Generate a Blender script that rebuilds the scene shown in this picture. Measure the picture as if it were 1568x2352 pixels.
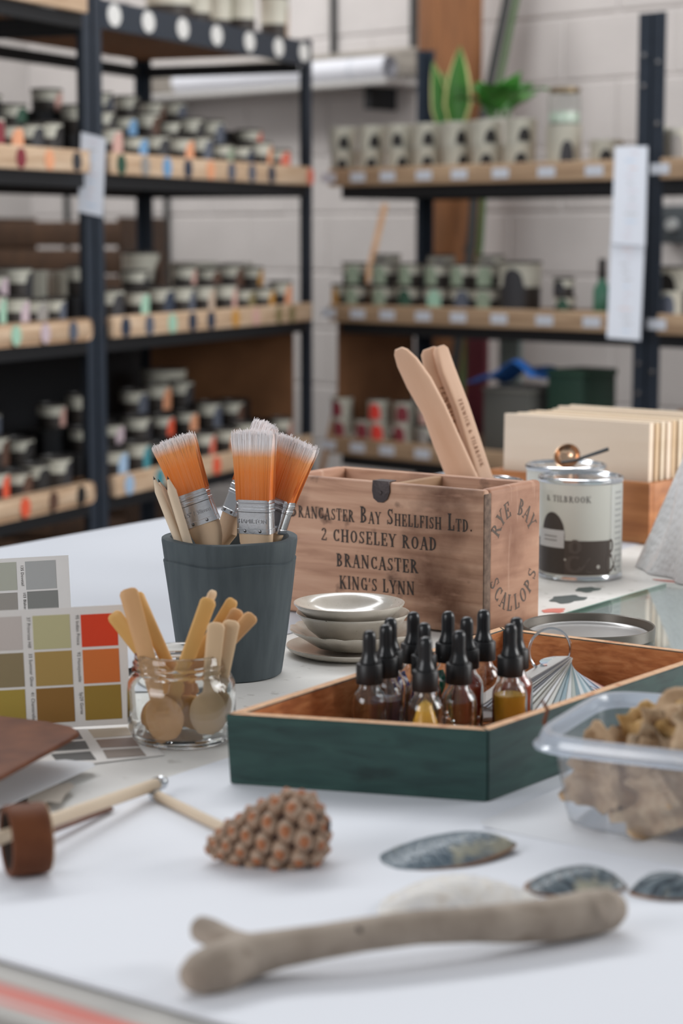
import bpy, bmesh, math, random
from mathutils import Vector, Matrix
random.seed(7)
PI = math.pi
for o in list(bpy.data.objects): bpy.data.objects.remove(o)
C = bpy.context.scene.collection
SC = bpy.context.scene

# ------------------------------------------------------------------ camera
F, EYE, T = 4700.0, 1.20, 0.76          # focal length in px, eye height, table top height
PITCH = math.atan(631.0 / F)
cam = bpy.data.cameras.new('camera'); cam_o = bpy.data.objects.new('camera', cam); C.objects.link(cam_o)
cam.sensor_fit = 'VERTICAL'; cam.sensor_height = 36.0; cam.lens = F / 2352 * 36.0
cam_o.location = (0, 0, EYE); cam_o.rotation_euler = (PI / 2 - PITCH, 0, 0)
cam.clip_start = 0.05; cam.clip_end = 60
cam.dof.use_dof = True; cam.dof.focus_distance = 2.10; cam.dof.aperture_fstop = 5.0
SC.camera = cam_o

def sr(r, g, b):
    f = lambda c: (c / 12.92 if c <= .04045 else ((c + .055) / 1.055) ** 2.4)
    return (f(r / 255), f(g / 255), f(b / 255), 1.0)

# ------------------------------------------------------------------ light
w = bpy.data.worlds.new('world'); SC.world = w; w.use_nodes = True
w.node_tree.nodes['Background'].inputs[0].default_value = (0.92, 0.96, 1.0, 1)
w.node_tree.nodes['Background'].inputs[1].default_value = 0.33
def area(name, loc, target, sx, sy, power, col=(1, 1, 1)):
    l = bpy.data.lights.new(name, 'AREA'); l.shape = 'RECTANGLE'; l.size = sx; l.size_y = sy
    l.energy = power; l.color = col
    o = bpy.data.objects.new(name, l); C.objects.link(o); o.location = loc
    o.rotation_euler = (Vector(target) - Vector(loc)).to_track_quat('-Z', 'Y').to_euler()
    return o
for k in range(3):                        # three long roof lights above the table
    area('roof_light', (-1.5 + .95 * k, 3.5 + .5 * k, 3.3), (-.8 + .7 * k, 1.5 + .3 * k, .76), 2.6, .30, 23.5, (.96, .98, 1.0))
area('roof_light_rear', (0.7, 4.9, 3.6), (0.3, 6.9, 1.0), 2.6, .8, 32, (1.0, .99, .98))
area('fill_wall_left', (-1.4, 6.6, 3.6), (-1.0, 8.4, 1.2), 2.0, .8, 58, (1.0, .99, .97))  # unseen fill light added to brighten the left part of the far wall
area('fill_front_left', (-3.0, -.4, 2.0), (0.0, 2.3, .9), 2.2, 1.6, 62, (.98, .98, 1.0))  # unseen fill light added from the front left to lift the crate front
area('fill_right', (3.3, 2.6, 1.9), (-.4, 5.2, 1.1), 2.4, 1.6, 112, (1.0, .99, .98))  # unseen side fill added to brighten the left rack fronts and crate end
SC.view_settings.view_transform = 'Standard'; SC.view_settings.look = 'None'
SC.view_settings.gamma = 1.0; SC.view_settings.use_curve_mapping = False
SC.view_settings.exposure = 0.0
SC.cycles.use_denoising = True

# ------------------------------------------------------------------ pixel -> place
def ray(px, py):
    xc, yc = (px - 784) / F, (1176 - py) / F
    return Vector((xc, math.cos(PITCH) + yc * math.sin(PITCH), -math.sin(PITCH) + yc * math.cos(PITCH)))
def G(px, py, z=0.0):                    # the point at height z above the table seen at that pixel
    d = ray(px, py); t = (T + z - EYE) / d.z
    return Vector((0, 0, EYE)) + d * t
def At(px, py, Y):                       # the point at distance Y
    d = ray(px, py)
    return Vector((0, 0, EYE)) + d * (Y / d.y)

# ------------------------------------------------------------------ materials
MATS = {}
def nodes_of(name):
    m = bpy.data.materials.new(name); m.use_nodes = True; MATS[name] = m
    nt = m.node_tree; return m, nt, nt.nodes, nt.links, nt.nodes['Principled BSDF']
def mat(name, col, rough=.5, metal=0, spec=.5, trans=0, ior=1.45, coat=0, sss=0, bump=0, bscale=80, var=0, vscale=8, emit=0):
    if name in MATS: return MATS[name]
    m, nt, N, L, p = nodes_of(name)
    p.inputs['Base Color'].default_value = col
    p.inputs['Roughness'].default_value = rough; p.inputs['Metallic'].default_value = metal
    p.inputs['Specular IOR Level'].default_value = spec; p.inputs['IOR'].default_value = ior
    p.inputs['Transmission Weight'].default_value = trans; p.inputs['Coat Weight'].default_value = coat
    if sss: p.inputs['Subsurface Weight'].default_value = sss; p.inputs['Subsurface Scale'].default_value = .01
    if bump or var:
        tc = N.new('ShaderNodeTexCoord')
    if bump:
        n = N.new('ShaderNodeTexNoise'); n.inputs['Scale'].default_value = bscale; n.inputs['Detail'].default_value = 5
        L.new(tc.outputs['Object'], n.inputs['Vector'])
        b = N.new('ShaderNodeBump'); b.inputs['Strength'].default_value = bump; b.inputs['Distance'].default_value = .004
        L.new(n.outputs['Fac'], b.inputs['Height']); L.new(b.outputs['Normal'], p.inputs['Normal'])
    if var:
        n = N.new('ShaderNodeTexNoise'); n.inputs['Scale'].default_value = vscale; n.inputs['Detail'].default_value = 6
        L.new(tc.outputs['Object'], n.inputs['Vector'])
        mx = N.new('ShaderNodeMix'); mx.data_type = 'RGBA'; mx.blend_type = 'MULTIPLY'
        r = N.new('ShaderNodeValToRGB'); r.color_ramp.elements[0].position = .3; r.color_ramp.elements[1].position = .7
        r.color_ramp.elements[0].color = (1 - var, 1 - var, 1 - var, 1); r.color_ramp.elements[1].color = (1, 1, 1, 1)
        L.new(n.outputs['Fac'], r.inputs['Fac']); mx.inputs['Factor'].default_value = 1
        mx.inputs['A'].default_value = col; L.new(r.outputs['Color'], mx.inputs['B']); L.new(mx.outputs['Result'], p.inputs['Base Color'])
    return m
def ramp_mat(name, cols, scale=(1, 1, 1), nscale=5, detail=8, rough=.6, bump=.2, distort=0, second=None, coat=0, spec=.4, tex='noise', bdist=.003):
    """colour bands from a stretched noise in object space; second = (colour, scale, low, high): blotches of another colour"""
    if name in MATS: return MATS[name]
    m, nt, N, L, p = nodes_of(name)
    tc = N.new('ShaderNodeTexCoord'); mp = N.new('ShaderNodeMapping'); mp.inputs['Scale'].default_value = scale
    L.new(tc.outputs['Object'], mp.inputs['Vector'])
    if tex == 'noise':
        n = N.new('ShaderNodeTexNoise'); n.inputs['Scale'].default_value = nscale; n.inputs['Detail'].default_value = detail
        n.inputs['Distortion'].default_value = distort; out = n.outputs['Fac']
    else:
        n = N.new('ShaderNodeTexWave'); n.inputs['Scale'].default_value = nscale; n.inputs['Distortion'].default_value = distort
        n.inputs['Detail'].default_value = detail; out = n.outputs['Fac']
        if tex == 'rings': n.wave_type = 'RINGS'
    L.new(mp.outputs['Vector'], n.inputs['Vector'])
    r = N.new('ShaderNodeValToRGB'); e = r.color_ramp.elements
    while len(e) < len(cols): e.new(.5)
    lo, hi = (.3, .7) if tex == 'noise' else (.0, 1.)
    for i, c in enumerate(cols):
        e[i].position = lo + (hi - lo) * i / (len(cols) - 1); e[i].color = c
    L.new(out, r.inputs['Fac']); src = r.outputs['Color']
    for sec in (second or []):
        n2 = N.new('ShaderNodeTexNoise'); n2.inputs['Detail'].default_value = 6
        mp2 = N.new('ShaderNodeMapping'); mp2.inputs['Scale'].default_value = sec[1] if isinstance(sec[1], tuple) else (sec[1],) * 3
        mp2.inputs['Location'].default_value = (sec[4] if len(sec) > 4 else 0, 0, 0)
        L.new(tc.outputs['Object'], mp2.inputs['Vector']); L.new(mp2.outputs['Vector'], n2.inputs['Vector']); n2.inputs['Scale'].default_value = 1
        r2 = N.new('ShaderNodeMapRange'); r2.inputs['From Min'].default_value = sec[2]; r2.inputs['From Max'].default_value = sec[3]
        L.new(n2.outputs['Fac'], r2.inputs['Value'])
        mx = N.new('ShaderNodeMix'); mx.data_type = 'RGBA'; L.new(r2.outputs['Result'], mx.inputs['Factor'])
        L.new(src, mx.inputs['A']); mx.inputs['B'].default_value = sec[0]; src = mx.outputs['Result']
    L.new(src, p.inputs['Base Color'])
    p.inputs['Roughness'].default_value = rough; p.inputs['Coat Weight'].default_value = coat; p.inputs['Specular IOR Level'].default_value = spec
    if bump:
        b = N.new('ShaderNodeBump'); b.inputs['Strength'].default_value = bump; b.inputs['Distance'].default_value = bdist
        L.new(out, b.inputs['Height']); L.new(b.outputs['Normal'], p.inputs['Normal'])
    return m
def glass_mat(name, tint, edge=.75, rough=.02, base=.04, milky=0, milkcol=(.8, .85, .9, 1)):
    """thin clear wall: mostly see-through, mirror-like and a little darker towards grazing angles"""
    if name in MATS: return MATS[name]
    m = bpy.data.materials.new(name); m.use_nodes = True; MATS[name] = m
    nt = m.node_tree; N, L = nt.nodes, nt.links; N.remove(N['Principled BSDF'])
    lw = N.new('ShaderNodeLayerWeight'); lw.inputs['Blend'].default_value = .5
    pw = N.new('ShaderNodeMath'); pw.operation = 'POWER'; pw.inputs[1].default_value = 4
    L.new(lw.outputs['Facing'], pw.inputs[0])
    mr = N.new('ShaderNodeMapRange'); mr.inputs['To Min'].default_value = base; mr.inputs['To Max'].default_value = .8
    L.new(pw.outputs[0], mr.inputs['Value'])
    tr = N.new('ShaderNodeBsdfTransparent')
    mc = N.new('ShaderNodeMix'); mc.data_type = 'RGBA'; mc.inputs['A'].default_value = tint
    mc.inputs['B'].default_value = (tint[0] * edge, tint[1] * edge, tint[2] * edge, 1)
    L.new(pw.outputs[0], mc.inputs['Factor']); L.new(mc.outputs['Result'], tr.inputs['Color'])
    gl = N.new('ShaderNodeBsdfGlossy'); gl.inputs['Roughness'].default_value = rough
    ms = N.new('ShaderNodeMixShader'); L.new(mr.outputs['Result'], ms.inputs[0])
    src = tr.outputs[0]
    if milky:
        df = N.new('ShaderNodeBsdfTranslucent'); df.inputs['Color'].default_value = milkcol
        d2 = N.new('ShaderNodeBsdfDiffuse'); d2.inputs['Color'].default_value = milkcol
        m2 = N.new('ShaderNodeMixShader'); m2.inputs[0].default_value = .5; L.new(df.outputs[0], m2.inputs[1]); L.new(d2.outputs[0], m2.inputs[2])
        m1 = N.new('ShaderNodeMixShader'); m1.inputs[0].default_value = milky
        L.new(src, m1.inputs[1]); L.new(m2.outputs[0], m1.inputs[2]); src = m1.outputs[0]
    L.new(src, ms.inputs[1]); L.new(gl.outputs[0], ms.inputs[2])
    L.new(ms.outputs[0], N['Material Output'].inputs['Surface'])
    return m
def gradient_mat(name, stops, axis, lo, hi, streak=None, rough=.5, jitter=0.0, sheen=0):
    """colour along an object axis from lo to hi (a thing's own two-tone colouring)"""
    if name in MATS: return MATS[name]
    m, nt, N, L, p = nodes_of(name)
    tc = N.new('ShaderNodeTexCoord'); sx = N.new('ShaderNodeSeparateXYZ'); L.new(tc.outputs['Object'], sx.inputs[0])
    mr = N.new('ShaderNodeMapRange'); mr.inputs['From Min'].default_value = lo; mr.inputs['From Max'].default_value = hi
    L.new(sx.outputs[axis], mr.inputs['Value']); val = mr.outputs['Result']
    if jitter:
        n = N.new('ShaderNodeTexNoise'); n.inputs['Scale'].default_value = 90; L.new(tc.outputs['Object'], n.inputs['Vector'])
        a = N.new('ShaderNodeMath'); a.operation = 'MULTIPLY_ADD'; L.new(n.outputs['Fac'], a.inputs[0])
        a.inputs[1].default_value = jitter; L.new(val, a.inputs[2]); val = a.outputs[0]
    r = N.new('ShaderNodeValToRGB'); e = r.color_ramp.elements
    while len(e) < len(stops): e.new(.5)
    for i, (pos, c) in enumerate(stops): e[i].position = pos; e[i].color = c
    L.new(val, r.inputs['Fac']); src = r.outputs['Color']
    if streak:
        mp = N.new('ShaderNodeMapping'); mp.inputs['Scale'].default_value = streak[1]
        n = N.new('ShaderNodeTexNoise'); n.inputs['Scale'].default_value = 1; n.inputs['Detail'].default_value = 3
        L.new(tc.outputs['Object'], mp.inputs['Vector']); L.new(mp.outputs['Vector'], n.inputs['Vector'])
        r2 = N.new('ShaderNodeMapRange'); r2.inputs['From Min'].default_value = .35; r2.inputs['From Max'].default_value = .7
        r2.inputs['To Max'].default_value = streak[2]
        L.new(n.outputs['Fac'], r2.inputs['Value'])
        mx = N.new('ShaderNodeMix'); mx.data_type = 'RGBA'; L.new(r2.outputs['Result'], mx.inputs['Factor'])
        L.new(src, mx.inputs['A']); mx.inputs['B'].default_value = streak[0]; src = mx.outputs['Result']
    L.new(src, p.inputs['Base Color']); p.inputs['Roughness'].default_value = rough
    return m

# ------------------------------------------------------------------ mesh builder
class MB:
    def __init__(s): s.v, s.f, s.m = [], [], []
    def add(s, vs, fs, mi=0, M=None):
        k = len(s.v); s.v += [tuple(M @ Vector(p)) if M else tuple(p) for p in vs]
        for f in fs: s.f.append(tuple(i + k for i in f)); s.m.append(mi)
        return s
    def box(s, x0, x1, y0, y1, z0, z1, mi=0, M=None):
        vs = [(x, y, z) for z in (z0, z1) for y in (y0, y1) for x in (x0, x1)]
        return s.add(vs, [(0, 2, 3, 1), (4, 5, 7, 6), (0, 1, 5, 4), (2, 6, 7, 3), (0, 4, 6, 2), (1, 3, 7, 5)], mi, M)
    def lathe(s, prof, n=32, mi=0, M=None, wob=None):
        vs, rings = [], []
        for (r, z) in prof:
            if r < 1e-7: rings.append([len(vs)]); vs.append((0, 0, z))
            else:
                rings.append(list(range(len(vs), len(vs) + n)))
                for i in range(n):
                    a = 2 * PI * i / n; rr, zz = wob(r, z, a) if wob else (r, z)
                    vs.append((rr * math.cos(a), rr * math.sin(a), zz))
        k = 0
        for j, (A, B) in enumerate(zip(rings[:-1], rings[1:])):
            fs = []
            for i in range(n):
                i2 = (i + 1) % n
                if len(A) == 1 and len(B) == 1: continue
                if len(A) == 1: fs.append((A[0], B[i2], B[i]))
                elif len(B) == 1: fs.append((A[i], A[i2], B[0]))
                else: fs.append((A[i], A[i2], B[i2], B[i]))
            base = len(s.v) if j == 0 else base
            if j == 0: s.v += [tuple(M @ Vector(p)) if M else p for p in vs]
            for f in fs:
                s.f.append(tuple(q + base for q in f)); s.m.append(mi[j] if isinstance(mi, (list, tuple)) else mi)
        return s
    def tube(s, path, rad, n=8, mi=0, cap=True, M=None, flat=1.0, closed=False):
        P = [Vector(p) for p in path]; k = len(P); R = rad if isinstance(rad, (list, tuple)) else [rad] * k
        up = Vector((0, 0, 1)); vs, fs = [], []
        prev = None
        for i, p in enumerate(P):
            if closed: t = (P[(i + 1) % k] - P[i - 1]).normalized()
            else: t = (P[min(i + 1, k - 1)] - P[max(i - 1, 0)]).normalized()
            if prev is None:
                a = up.cross(t) if abs(t.dot(up)) < .95 else Vector((1, 0, 0)).cross(t)
            else: a = prev - t * prev.dot(t)
            a.normalize(); prev = a; b = t.cross(a)
            for j in range(n):
                th = 2 * PI * j / n
                vs.append(p + (a * math.cos(th) + b * math.sin(th) * flat) * R[i])
        for i in range(k if closed else k - 1):
            for j in range(n):
                j2 = (j + 1) % n; i2 = (i + 1) % k
                fs.append((i * n + j, i * n + j2, i2 * n + j2, i2 * n + j))
        if cap and not closed:
            fs.append(tuple(range(n - 1, -1, -1))); fs.append(tuple((k - 1) * n + j for j in range(n)))
        return s.add(vs, fs, mi, M)
    def prism(s, poly, z0, z1, mi=0, M=None):
        n = len(poly); vs = [(x, y, z0) for x, y in poly] + [(x, y, z1) for x, y in poly]
        fs = [tuple(range(n - 1, -1, -1)), tuple(range(n, 2 * n))] + [(i, (i + 1) % n, n + (i + 1) % n, n + i) for i in range(n)]
        return s.add(vs, fs, mi, M)
    def grid(s, nu, nv, fn, mi=0, M=None):
        vs = [fn(i / (nu - 1), j / (nv - 1)) for j in range(nv) for i in range(nu)]
        fs = [(j * nu + i, j * nu + i + 1, (j + 1) * nu + i + 1, (j + 1) * nu + i) for j in range(nv - 1) for i in range(nu - 1)]
        return s.add(vs, fs, mi, M)
    def mesh(s, name, mats, smooth=35, bevel=0, seg=2, fixn=True, solid=0):
        me = bpy.data.meshes.new(name); me.from_pydata(s.v, [], s.f)
        for q in (mats if isinstance(mats, (list, tuple)) else [mats]): me.materials.append(q)
        for p, mi in zip(me.polygons, s.m): p.material_index = mi
        bm = bmesh.new(); bm.from_mesh(me)
        if solid:                         # a second skin behind the first, joined round the open edges
            bm.normal_update(); old = bm.verts[:]; twin = {v: bm.verts.new(v.co - v.normal * solid) for v in old}
            rims = [(e.verts[0], e.verts[1], e.link_faces[0]) for e in bm.edges if len(e.link_faces) == 1]
            for f in bm.faces[:]: bm.faces.new([twin[v] for v in reversed(f.verts)]).material_index = f.material_index
            for a_, b_, f in rims:
                try: bm.faces.new([a_, b_, twin[b_], twin[a_]]).material_index = f.material_index
                except ValueError: pass
        if fixn: bmesh.ops.recalc_face_normals(bm, faces=bm.faces[:])
        if bevel:
            ed = [e for e in bm.edges if len(e.link_faces) == 2 and e.calc_face_angle(0) > .5]
            bmesh.ops.bevel(bm, geom=ed, offset=bevel, segments=seg, affect='EDGES', profile=.5)
        bm.to_mesh(me); bm.free()
        if smooth:
            for p in me.polygons: p.use_smooth = True
            me.set_sharp_from_angle(angle=math.radians(smooth))
        return me
    def build(s, name, mats, parent=None, loc=(0, 0, 0), rot=(0, 0, 0), **kw):
        return put(name, s.mesh(name, mats, **kw), parent, loc, rot)

def put(name, me, parent=None, loc=(0, 0, 0), rot=(0, 0, 0), scale=None):
    o = bpy.data.objects.new(name, me); C.objects.link(o); o.parent = parent
    o.location = loc; o.rotation_euler = rot
    if scale: o.scale = scale
    return o
def tag(o, label, cat, group=None, kind=None):
    o['label'] = label
    if cat: o['category'] = cat
    if group: o['group'] = group
    if kind: o['kind'] = kind
    return o
def thing(name, label, cat, loc=(0, 0, 0), rotz=0, group=None):
    o = bpy.data.objects.new(name, None); C.objects.link(o); o.empty_display_size = .05
    o.location = loc; o.rotation_euler = (0, 0, rotz)
    return tag(o, label, cat, group)
def struct(o): o['kind'] = 'structure'; return o
def frame(o_pt, zdir, facing):
    """matrix with z along zdir and -y turned as far as possible towards facing"""
    z = Vector(zdir).normalized(); y = -Vector(facing); y = (y - z * y.dot(z)).normalized(); x = y.cross(z)
    M = Matrix((x, y, z)).transposed().to_4x4(); M.translation = o_pt
    return M
def put_m(o, M): o.matrix_world = M; return o
def thing_m(name, label, cat, M, group=None):
    o = thing(name, label, cat, group=group); o.location = M.translation; o.rotation_euler = M.to_euler(); return o

# ------------------------------------------------------------------ lettering
def stroke_font():
    V, H = .17, .075
    def stem(x, y0=0, y1=1, w=V, s0=True, s1=True):
        q = [('r', x - w / 2, y0, x + w / 2, y1)]
        if s0: q.append(('r', x - w / 2 - .075, y0, x + w / 2 + .075, y0 + .06))
        if s1: q.append(('r', x - w / 2 - .075, y1 - .06, x + w / 2 + .075, y1))
        return q
    R = lambda a, b, c, d: ('r', a, b, c, d)
    A = lambda cx, cy, rx, ry, a0, a1, mx=V, mn=H: ('a', cx, cy, rx, ry, a0, a1, mx, mn)
    D = lambda x0, y0, x1, y1, wd: ('d', x0, y0, x1, y1, wd)
    serif = lambda x, y: R(x - .14, y, x + .14, y + .06)
    g = {}
    g['A'] = (.82, [D(.14, 0, .41, 1, .08), D(.41, 1, .68, 0, .18), R(.24, .3, .58, .37), serif(.12, 0), serif(.7, 0)])
    g['B'] = (.76, stem(.2) + [A(.3, .74, .27, .23, -90, 90), A(.3, .27, .33, .25, -90, 90), R(.2, .92, .32, 1), R(.2, .46, .34, .54), R(.2, 0, .32, .075)])
    g['C'] = (.78, [A(.43, .5, .33, .46, 50, 310), R(.6, .66, .68, .98), R(.62, .06, .68, .3)])
    g['D'] = (.84, stem(.2) + [A(.34, .5, .36, .46, -90, 90), R(.2, .93, .36, 1), R(.2, 0, .36, .075)])
    g['E'] = (.72, stem(.2) + [R(.2, .93, .62, 1), R(.2, .46, .48, .54), R(.2, 0, .64, .075), R(.56, .72, .63, 1), R(.43, .36, .5, .64), R(.58, 0, .66, .28)])
    g['F'] = (.68, stem(.2) + [R(.2, .93, .6, 1), R(.2, .46, .46, .54), R(.54, .72, .61, 1), R(.42, .36, .49, .64)])
    g['G'] = (.84, [A(.43, .5, .33, .46, 50, 320), R(.6, .66, .67, .98), R(.6, .02, .74, .44), R(.52, .4, .8, .46)])
    g['H'] = (.88, stem(.2) + stem(.68) + [R(.2, .46, .68, .54)])
    g['I'] = (.4, stem(.2))
    g['K'] = (.86, stem(.2) + [D(.25, .42, .66, .97, .08), D(.36, .55, .7, .02, .18), serif(.68, .94), serif(.72, 0)])
    g['L'] = (.68, stem(.2) + [R(.2, 0, .6, .075), R(.54, 0, .62, .32)])
    g['N'] = (.9, stem(.18, w=.08) + stem(.72, w=.08, s0=False) + [D(.16, 1, .72, 0, .18)])
    g['O'] = (.84, [A(.42, .5, .34, .47, 0, 360)])
    g['P'] = (.74, stem(.2) + [A(.3, .71, .31, .25, -90, 90), R(.2, .93, .32, 1), R(.2, .42, .32, .49)])
    g['R'] = (.82, stem(.2) + [A(.3, .73, .29, .24, -90, 90), R(.2, .93, .32, 1), R(.2, .46, .32, .53), D(.36, .5, .68, .02, .18), serif(.7, 0)])
    g['S'] = (.66, [A(.33, .74, .22, .22, 40, 250, .12), A(.33, .26, .24, .22, -140, 75, .14), D(.2, .62, .47, .4, .16), R(.5, .7, .56, .98), R(.07, .02, .13, .3)])
    g['T'] = (.76, stem(.38, s1=False) + [R(.06, .93, .7, 1), R(.05, .68, .11, 1), R(.65, .68, .71, 1)])
    g['Y'] = (.8, stem(.4, 0, .45, s1=False) + [D(.13, 1, .4, .42, .18), D(.66, 1, .4, .42, .08), serif(.12, .94), serif(.68, .94)])
    g['2'] = (.68, [A(.32, .74, .23, .23, -40, 180, .15), D(.48, .6, .1, .05, .1), R(.08, 0, .6, .09), R(.54, 0, .6, .24)])
    g['.'] = (.32, [A(.15, .09, .06, .06, 0, 360, .12, .12)])
    g["'"] = (.26, [D(.15, 1, .1, .7, .09)])
    g['&'] = (.9, [A(.36, .76, .18, .2, 0, 360, .12), A(.36, .27, .27, .25, 60, 330, .15), D(.26, .62, .78, .03, .14), D(.56, .15, .76, .45, .07)])
    g['M'] = (1.05, stem(.18, w=.08) + stem(.87, w=.17) + [D(.18, 1, .52, .1, .17), D(.52, .1, .86, 1, .07)])
    g[' '] = (.42, [])
    return g
FONT = stroke_font()
def glyph_mesh(ch, mirror=False):
    mb = MB(); k = 0
    for st in FONT[ch][1]:
        z = .0006 * k; k += 1
        if st[0] == 'r':
            _, x0, y0, x1, y1 = st; mb.add([(x0, y0, z), (x1, y0, z), (x1, y1, z), (x0, y1, z)], [(0, 1, 2, 3)])
        elif st[0] == 'd':
            _, x0, y0, x1, y1, wd = st
            mb.add([(x0 - wd / 2, y0, z), (x0 + wd / 2, y0, z), (x1 + wd / 2, y1, z), (x1 - wd / 2, y1, z)], [(0, 1, 2, 3) if y1 > y0 else (3, 2, 1, 0)])
        else:
            _, cx, cy, rx, ry, a0, a1, mx, mn = st; n = 20; vs = []
            for i in range(n + 1):
                a = math.radians(a0 + (a1 - a0) * i / n); wd = mn + (mx - mn) * abs(math.cos(a)) ** 1.3
                for sgn in (1, -1):
                    vs.append((cx + (rx + (sgn - 1) * wd / 2 + .0) * math.cos(a), cy + (ry + (sgn - 1) * wd / 2) * math.sin(a), z))
            mb.add(vs, [(2 * i, 2 * i + 2, 2 * i + 3, 2 * i + 1) for i in range(n)])
    return mb
GL = {}
def write(text, size, material, parent, M, small=.0, spacing=.06, squash=1.0, name='letter', lift=0.0, rough_jitter=0):
    """lay the letters of text along M's x axis, centred; lower case letters come out as small capitals"""
    xs, x = [], 0
    for ch in text:
        sc = size if not ch.islower() else size * small
        xs.append((x, sc)); x += (FONT[ch.upper()][0] + spacing) * sc * squash
    for ch, (cx, sc) in zip(text, xs):
        if ch == ' ': continue
        key = (ch.upper(), material.name)
        if key not in GL: GL[key] = glyph_mesh(ch.upper()).mesh('letter', material, smooth=0, fixn=False)
        o = put(name, GL[key], parent)
        o.matrix_local = M @ Matrix.Translation((cx - x / 2, random.uniform(-1, 1) * rough_jitter, lift)) @ Matrix.Diagonal((sc * squash, sc, .05, 1))
def write_arc(text, size, material, parent, M, radius, mid, span, top=True, squash=.8):
    n = len(text)
    for i, ch in enumerate(text):
        if ch == ' ': continue
        a = mid + (span * (.5 - i / (n - 1)) if top else span * (i / (n - 1) - .5))
        key = (ch, material.name)
        if key not in GL: GL[key] = glyph_mesh(ch).mesh('letter', material, smooth=0, fixn=False)
        rot = a - PI / 2 if top else a + PI / 2
        o = put('letter', GL[key], parent)
        o.matrix_local = M @ Matrix.Translation((radius * math.cos(a), radius * math.sin(a), 0)) @ Matrix.Rotation(rot, 4, 'Z') @ Matrix.Translation((-FONT[ch][0] * size * squash / 2, -size / 2, 0)) @ Matrix.Diagonal((size * squash, size, .05, 1))
def print_text(text, size, material, parent, M, name='lettering', align='CENTER', extrude=0):
    cu = bpy.data.curves.new('t', 'FONT'); cu.body = text; cu.size = size; cu.align_x = align; cu.align_y = 'CENTER'; cu.extrude = extrude
    cu.resolution_u = 2
    tmp = bpy.data.objects.new('t', cu); C.objects.link(tmp)
    dg = bpy.context.evaluated_depsgraph_get(); dg.update()
    me = bpy.data.meshes.new_from_object(tmp.evaluated_get(dg)); bpy.data.objects.remove(tmp)
    me.materials.clear(); me.materials.append(material)
    o = put(name, me, parent); o.matrix_local = M; o['kind'] = 'stuff'
    return o

# ------------------------------------------------------------------ shared materials
cream = mat('tin_cream', sr(206, 205, 192), .45, var=.08, vscale=20)
dkbrown = mat('tin_dark', sr(54, 49, 46), .5)
dklid = mat('tin_lid_dark', sr(52, 50, 50), .4)
steel = mat('tin_steel', sr(205, 208, 212), .16, 1.0)
post_m = mat('rack_steel', sr(44, 53, 65), .45, .1, var=.15, vscale=30)
black_m = mat('rack_black', sr(24, 26, 30), .6)
lip_m = ramp_mat('lip_wood', [sr(176, 146, 118), sr(198, 170, 142), sr(214, 190, 164)], (1.5, 20, 20), 4, rough=.6, bump=.1)
lip_r = ramp_mat('lip_wood_tan', [sr(150, 122, 96), sr(172, 144, 116), sr(188, 160, 130)], (1.5, 20, 20), 4, rough=.6, bump=.1)
chip_m = ramp_mat('chipboard', [sr(128, 92, 62), sr(160, 118, 82)], (8, 8, 8), 6, rough=.8)
hard_m = ramp_mat('hardboard', [sr(116, 78, 50), sr(138, 96, 64)], (3, 3, 3), 3, rough=.8)
paper_m = mat('paper', sr(228, 229, 232), .8)
paper_b = mat('paper_blueish', sr(205, 210, 220), .8)
ink_m = mat('ink', sr(40, 38, 36), .7)
PAL = dict(pink=(206, 165, 155), peach=(226, 160, 122), blue=(112, 156, 196), charcoal=(52, 52, 56), slate=(88, 94, 108), navy=(46, 56, 74),
           coral=(216, 112, 92), mint=(160, 200, 178), teal=(66, 140, 152), orange=(226, 92, 62), lilac=(196, 178, 186), sage=(142, 156, 136),
           olive=(128, 116, 80), maroon=(128, 48, 58), red=(222, 62, 52), brown=(92, 66, 54), ochre=(198, 146, 74), grey=(150, 146, 142),
           forest=(46, 80, 64), cream=(206, 202, 184), black=(34, 32, 32), beige=(190, 170, 152), sky=(158, 186, 214))
def pal(n): return mat('paint_' + n, sr(*PAL[n]), .55)
ORD = 'first second third fourth fifth sixth seventh eighth ninth tenth eleventh twelfth thirteenth fourteenth fifteenth sixteenth'.split()

# ------------------------------------------------------------------ room
fl = MB().box(-6, 6, -2, 11, -.1, 0).build('floor', ramp_mat('concrete', [sr(96, 94, 92), sr(126, 123, 120)], (1, 1, 1), 3, bump=.1, rough=.8)); struct(fl)
QX, QY = -.03, 6.36                                     # front left foot of the far right rack
QA = math.atan2(-.69, .72)
RM = Matrix.Translation((QX, QY, 0)) @ Matrix.Rotation(QA, 4, 'Z')
wall_m = mat('block_paint', sr(205, 200, 198), .75, bump=.35, bscale=45, var=.08, vscale=5)
mort_m = mat('mortar_paint', sr(200, 195, 193), .8, bump=.3, bscale=60)
wall = MB().box(-3.4, 2.6, 1.005, 1.2, 0, 3.4).build('wall_back', mort_m, None, (QX, QY, 0), (0, 0, QA)); struct(wall)
bw, bh = .44, .215
blk = MB().box(0, bw - .008, 0, .03, 0, bh - .008).mesh('block', wall_m, bevel=.005, seg=1, smooth=0)
for r in range(15):
    for c in range(-1, 14):
        x = -3.4 + c * bw + (bw / 2 if r % 2 else 0)
        if -3.42 < x < 2.2: put('block', blk, wall, (x, 1.0 + random.uniform(-.002, .002), r * bh))

wl = MB().box(-3.2, 5.2, 2.2, 2.35, 0, 3.4).build('wall_left', mat('left_wall_paint', sr(196, 192, 190), .75, bump=.3, bscale=45, var=.08, vscale=4), None, (-.62, 5.2, 0), (0, 0, math.atan2(1.2, .527))); struct(wl)

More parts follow.
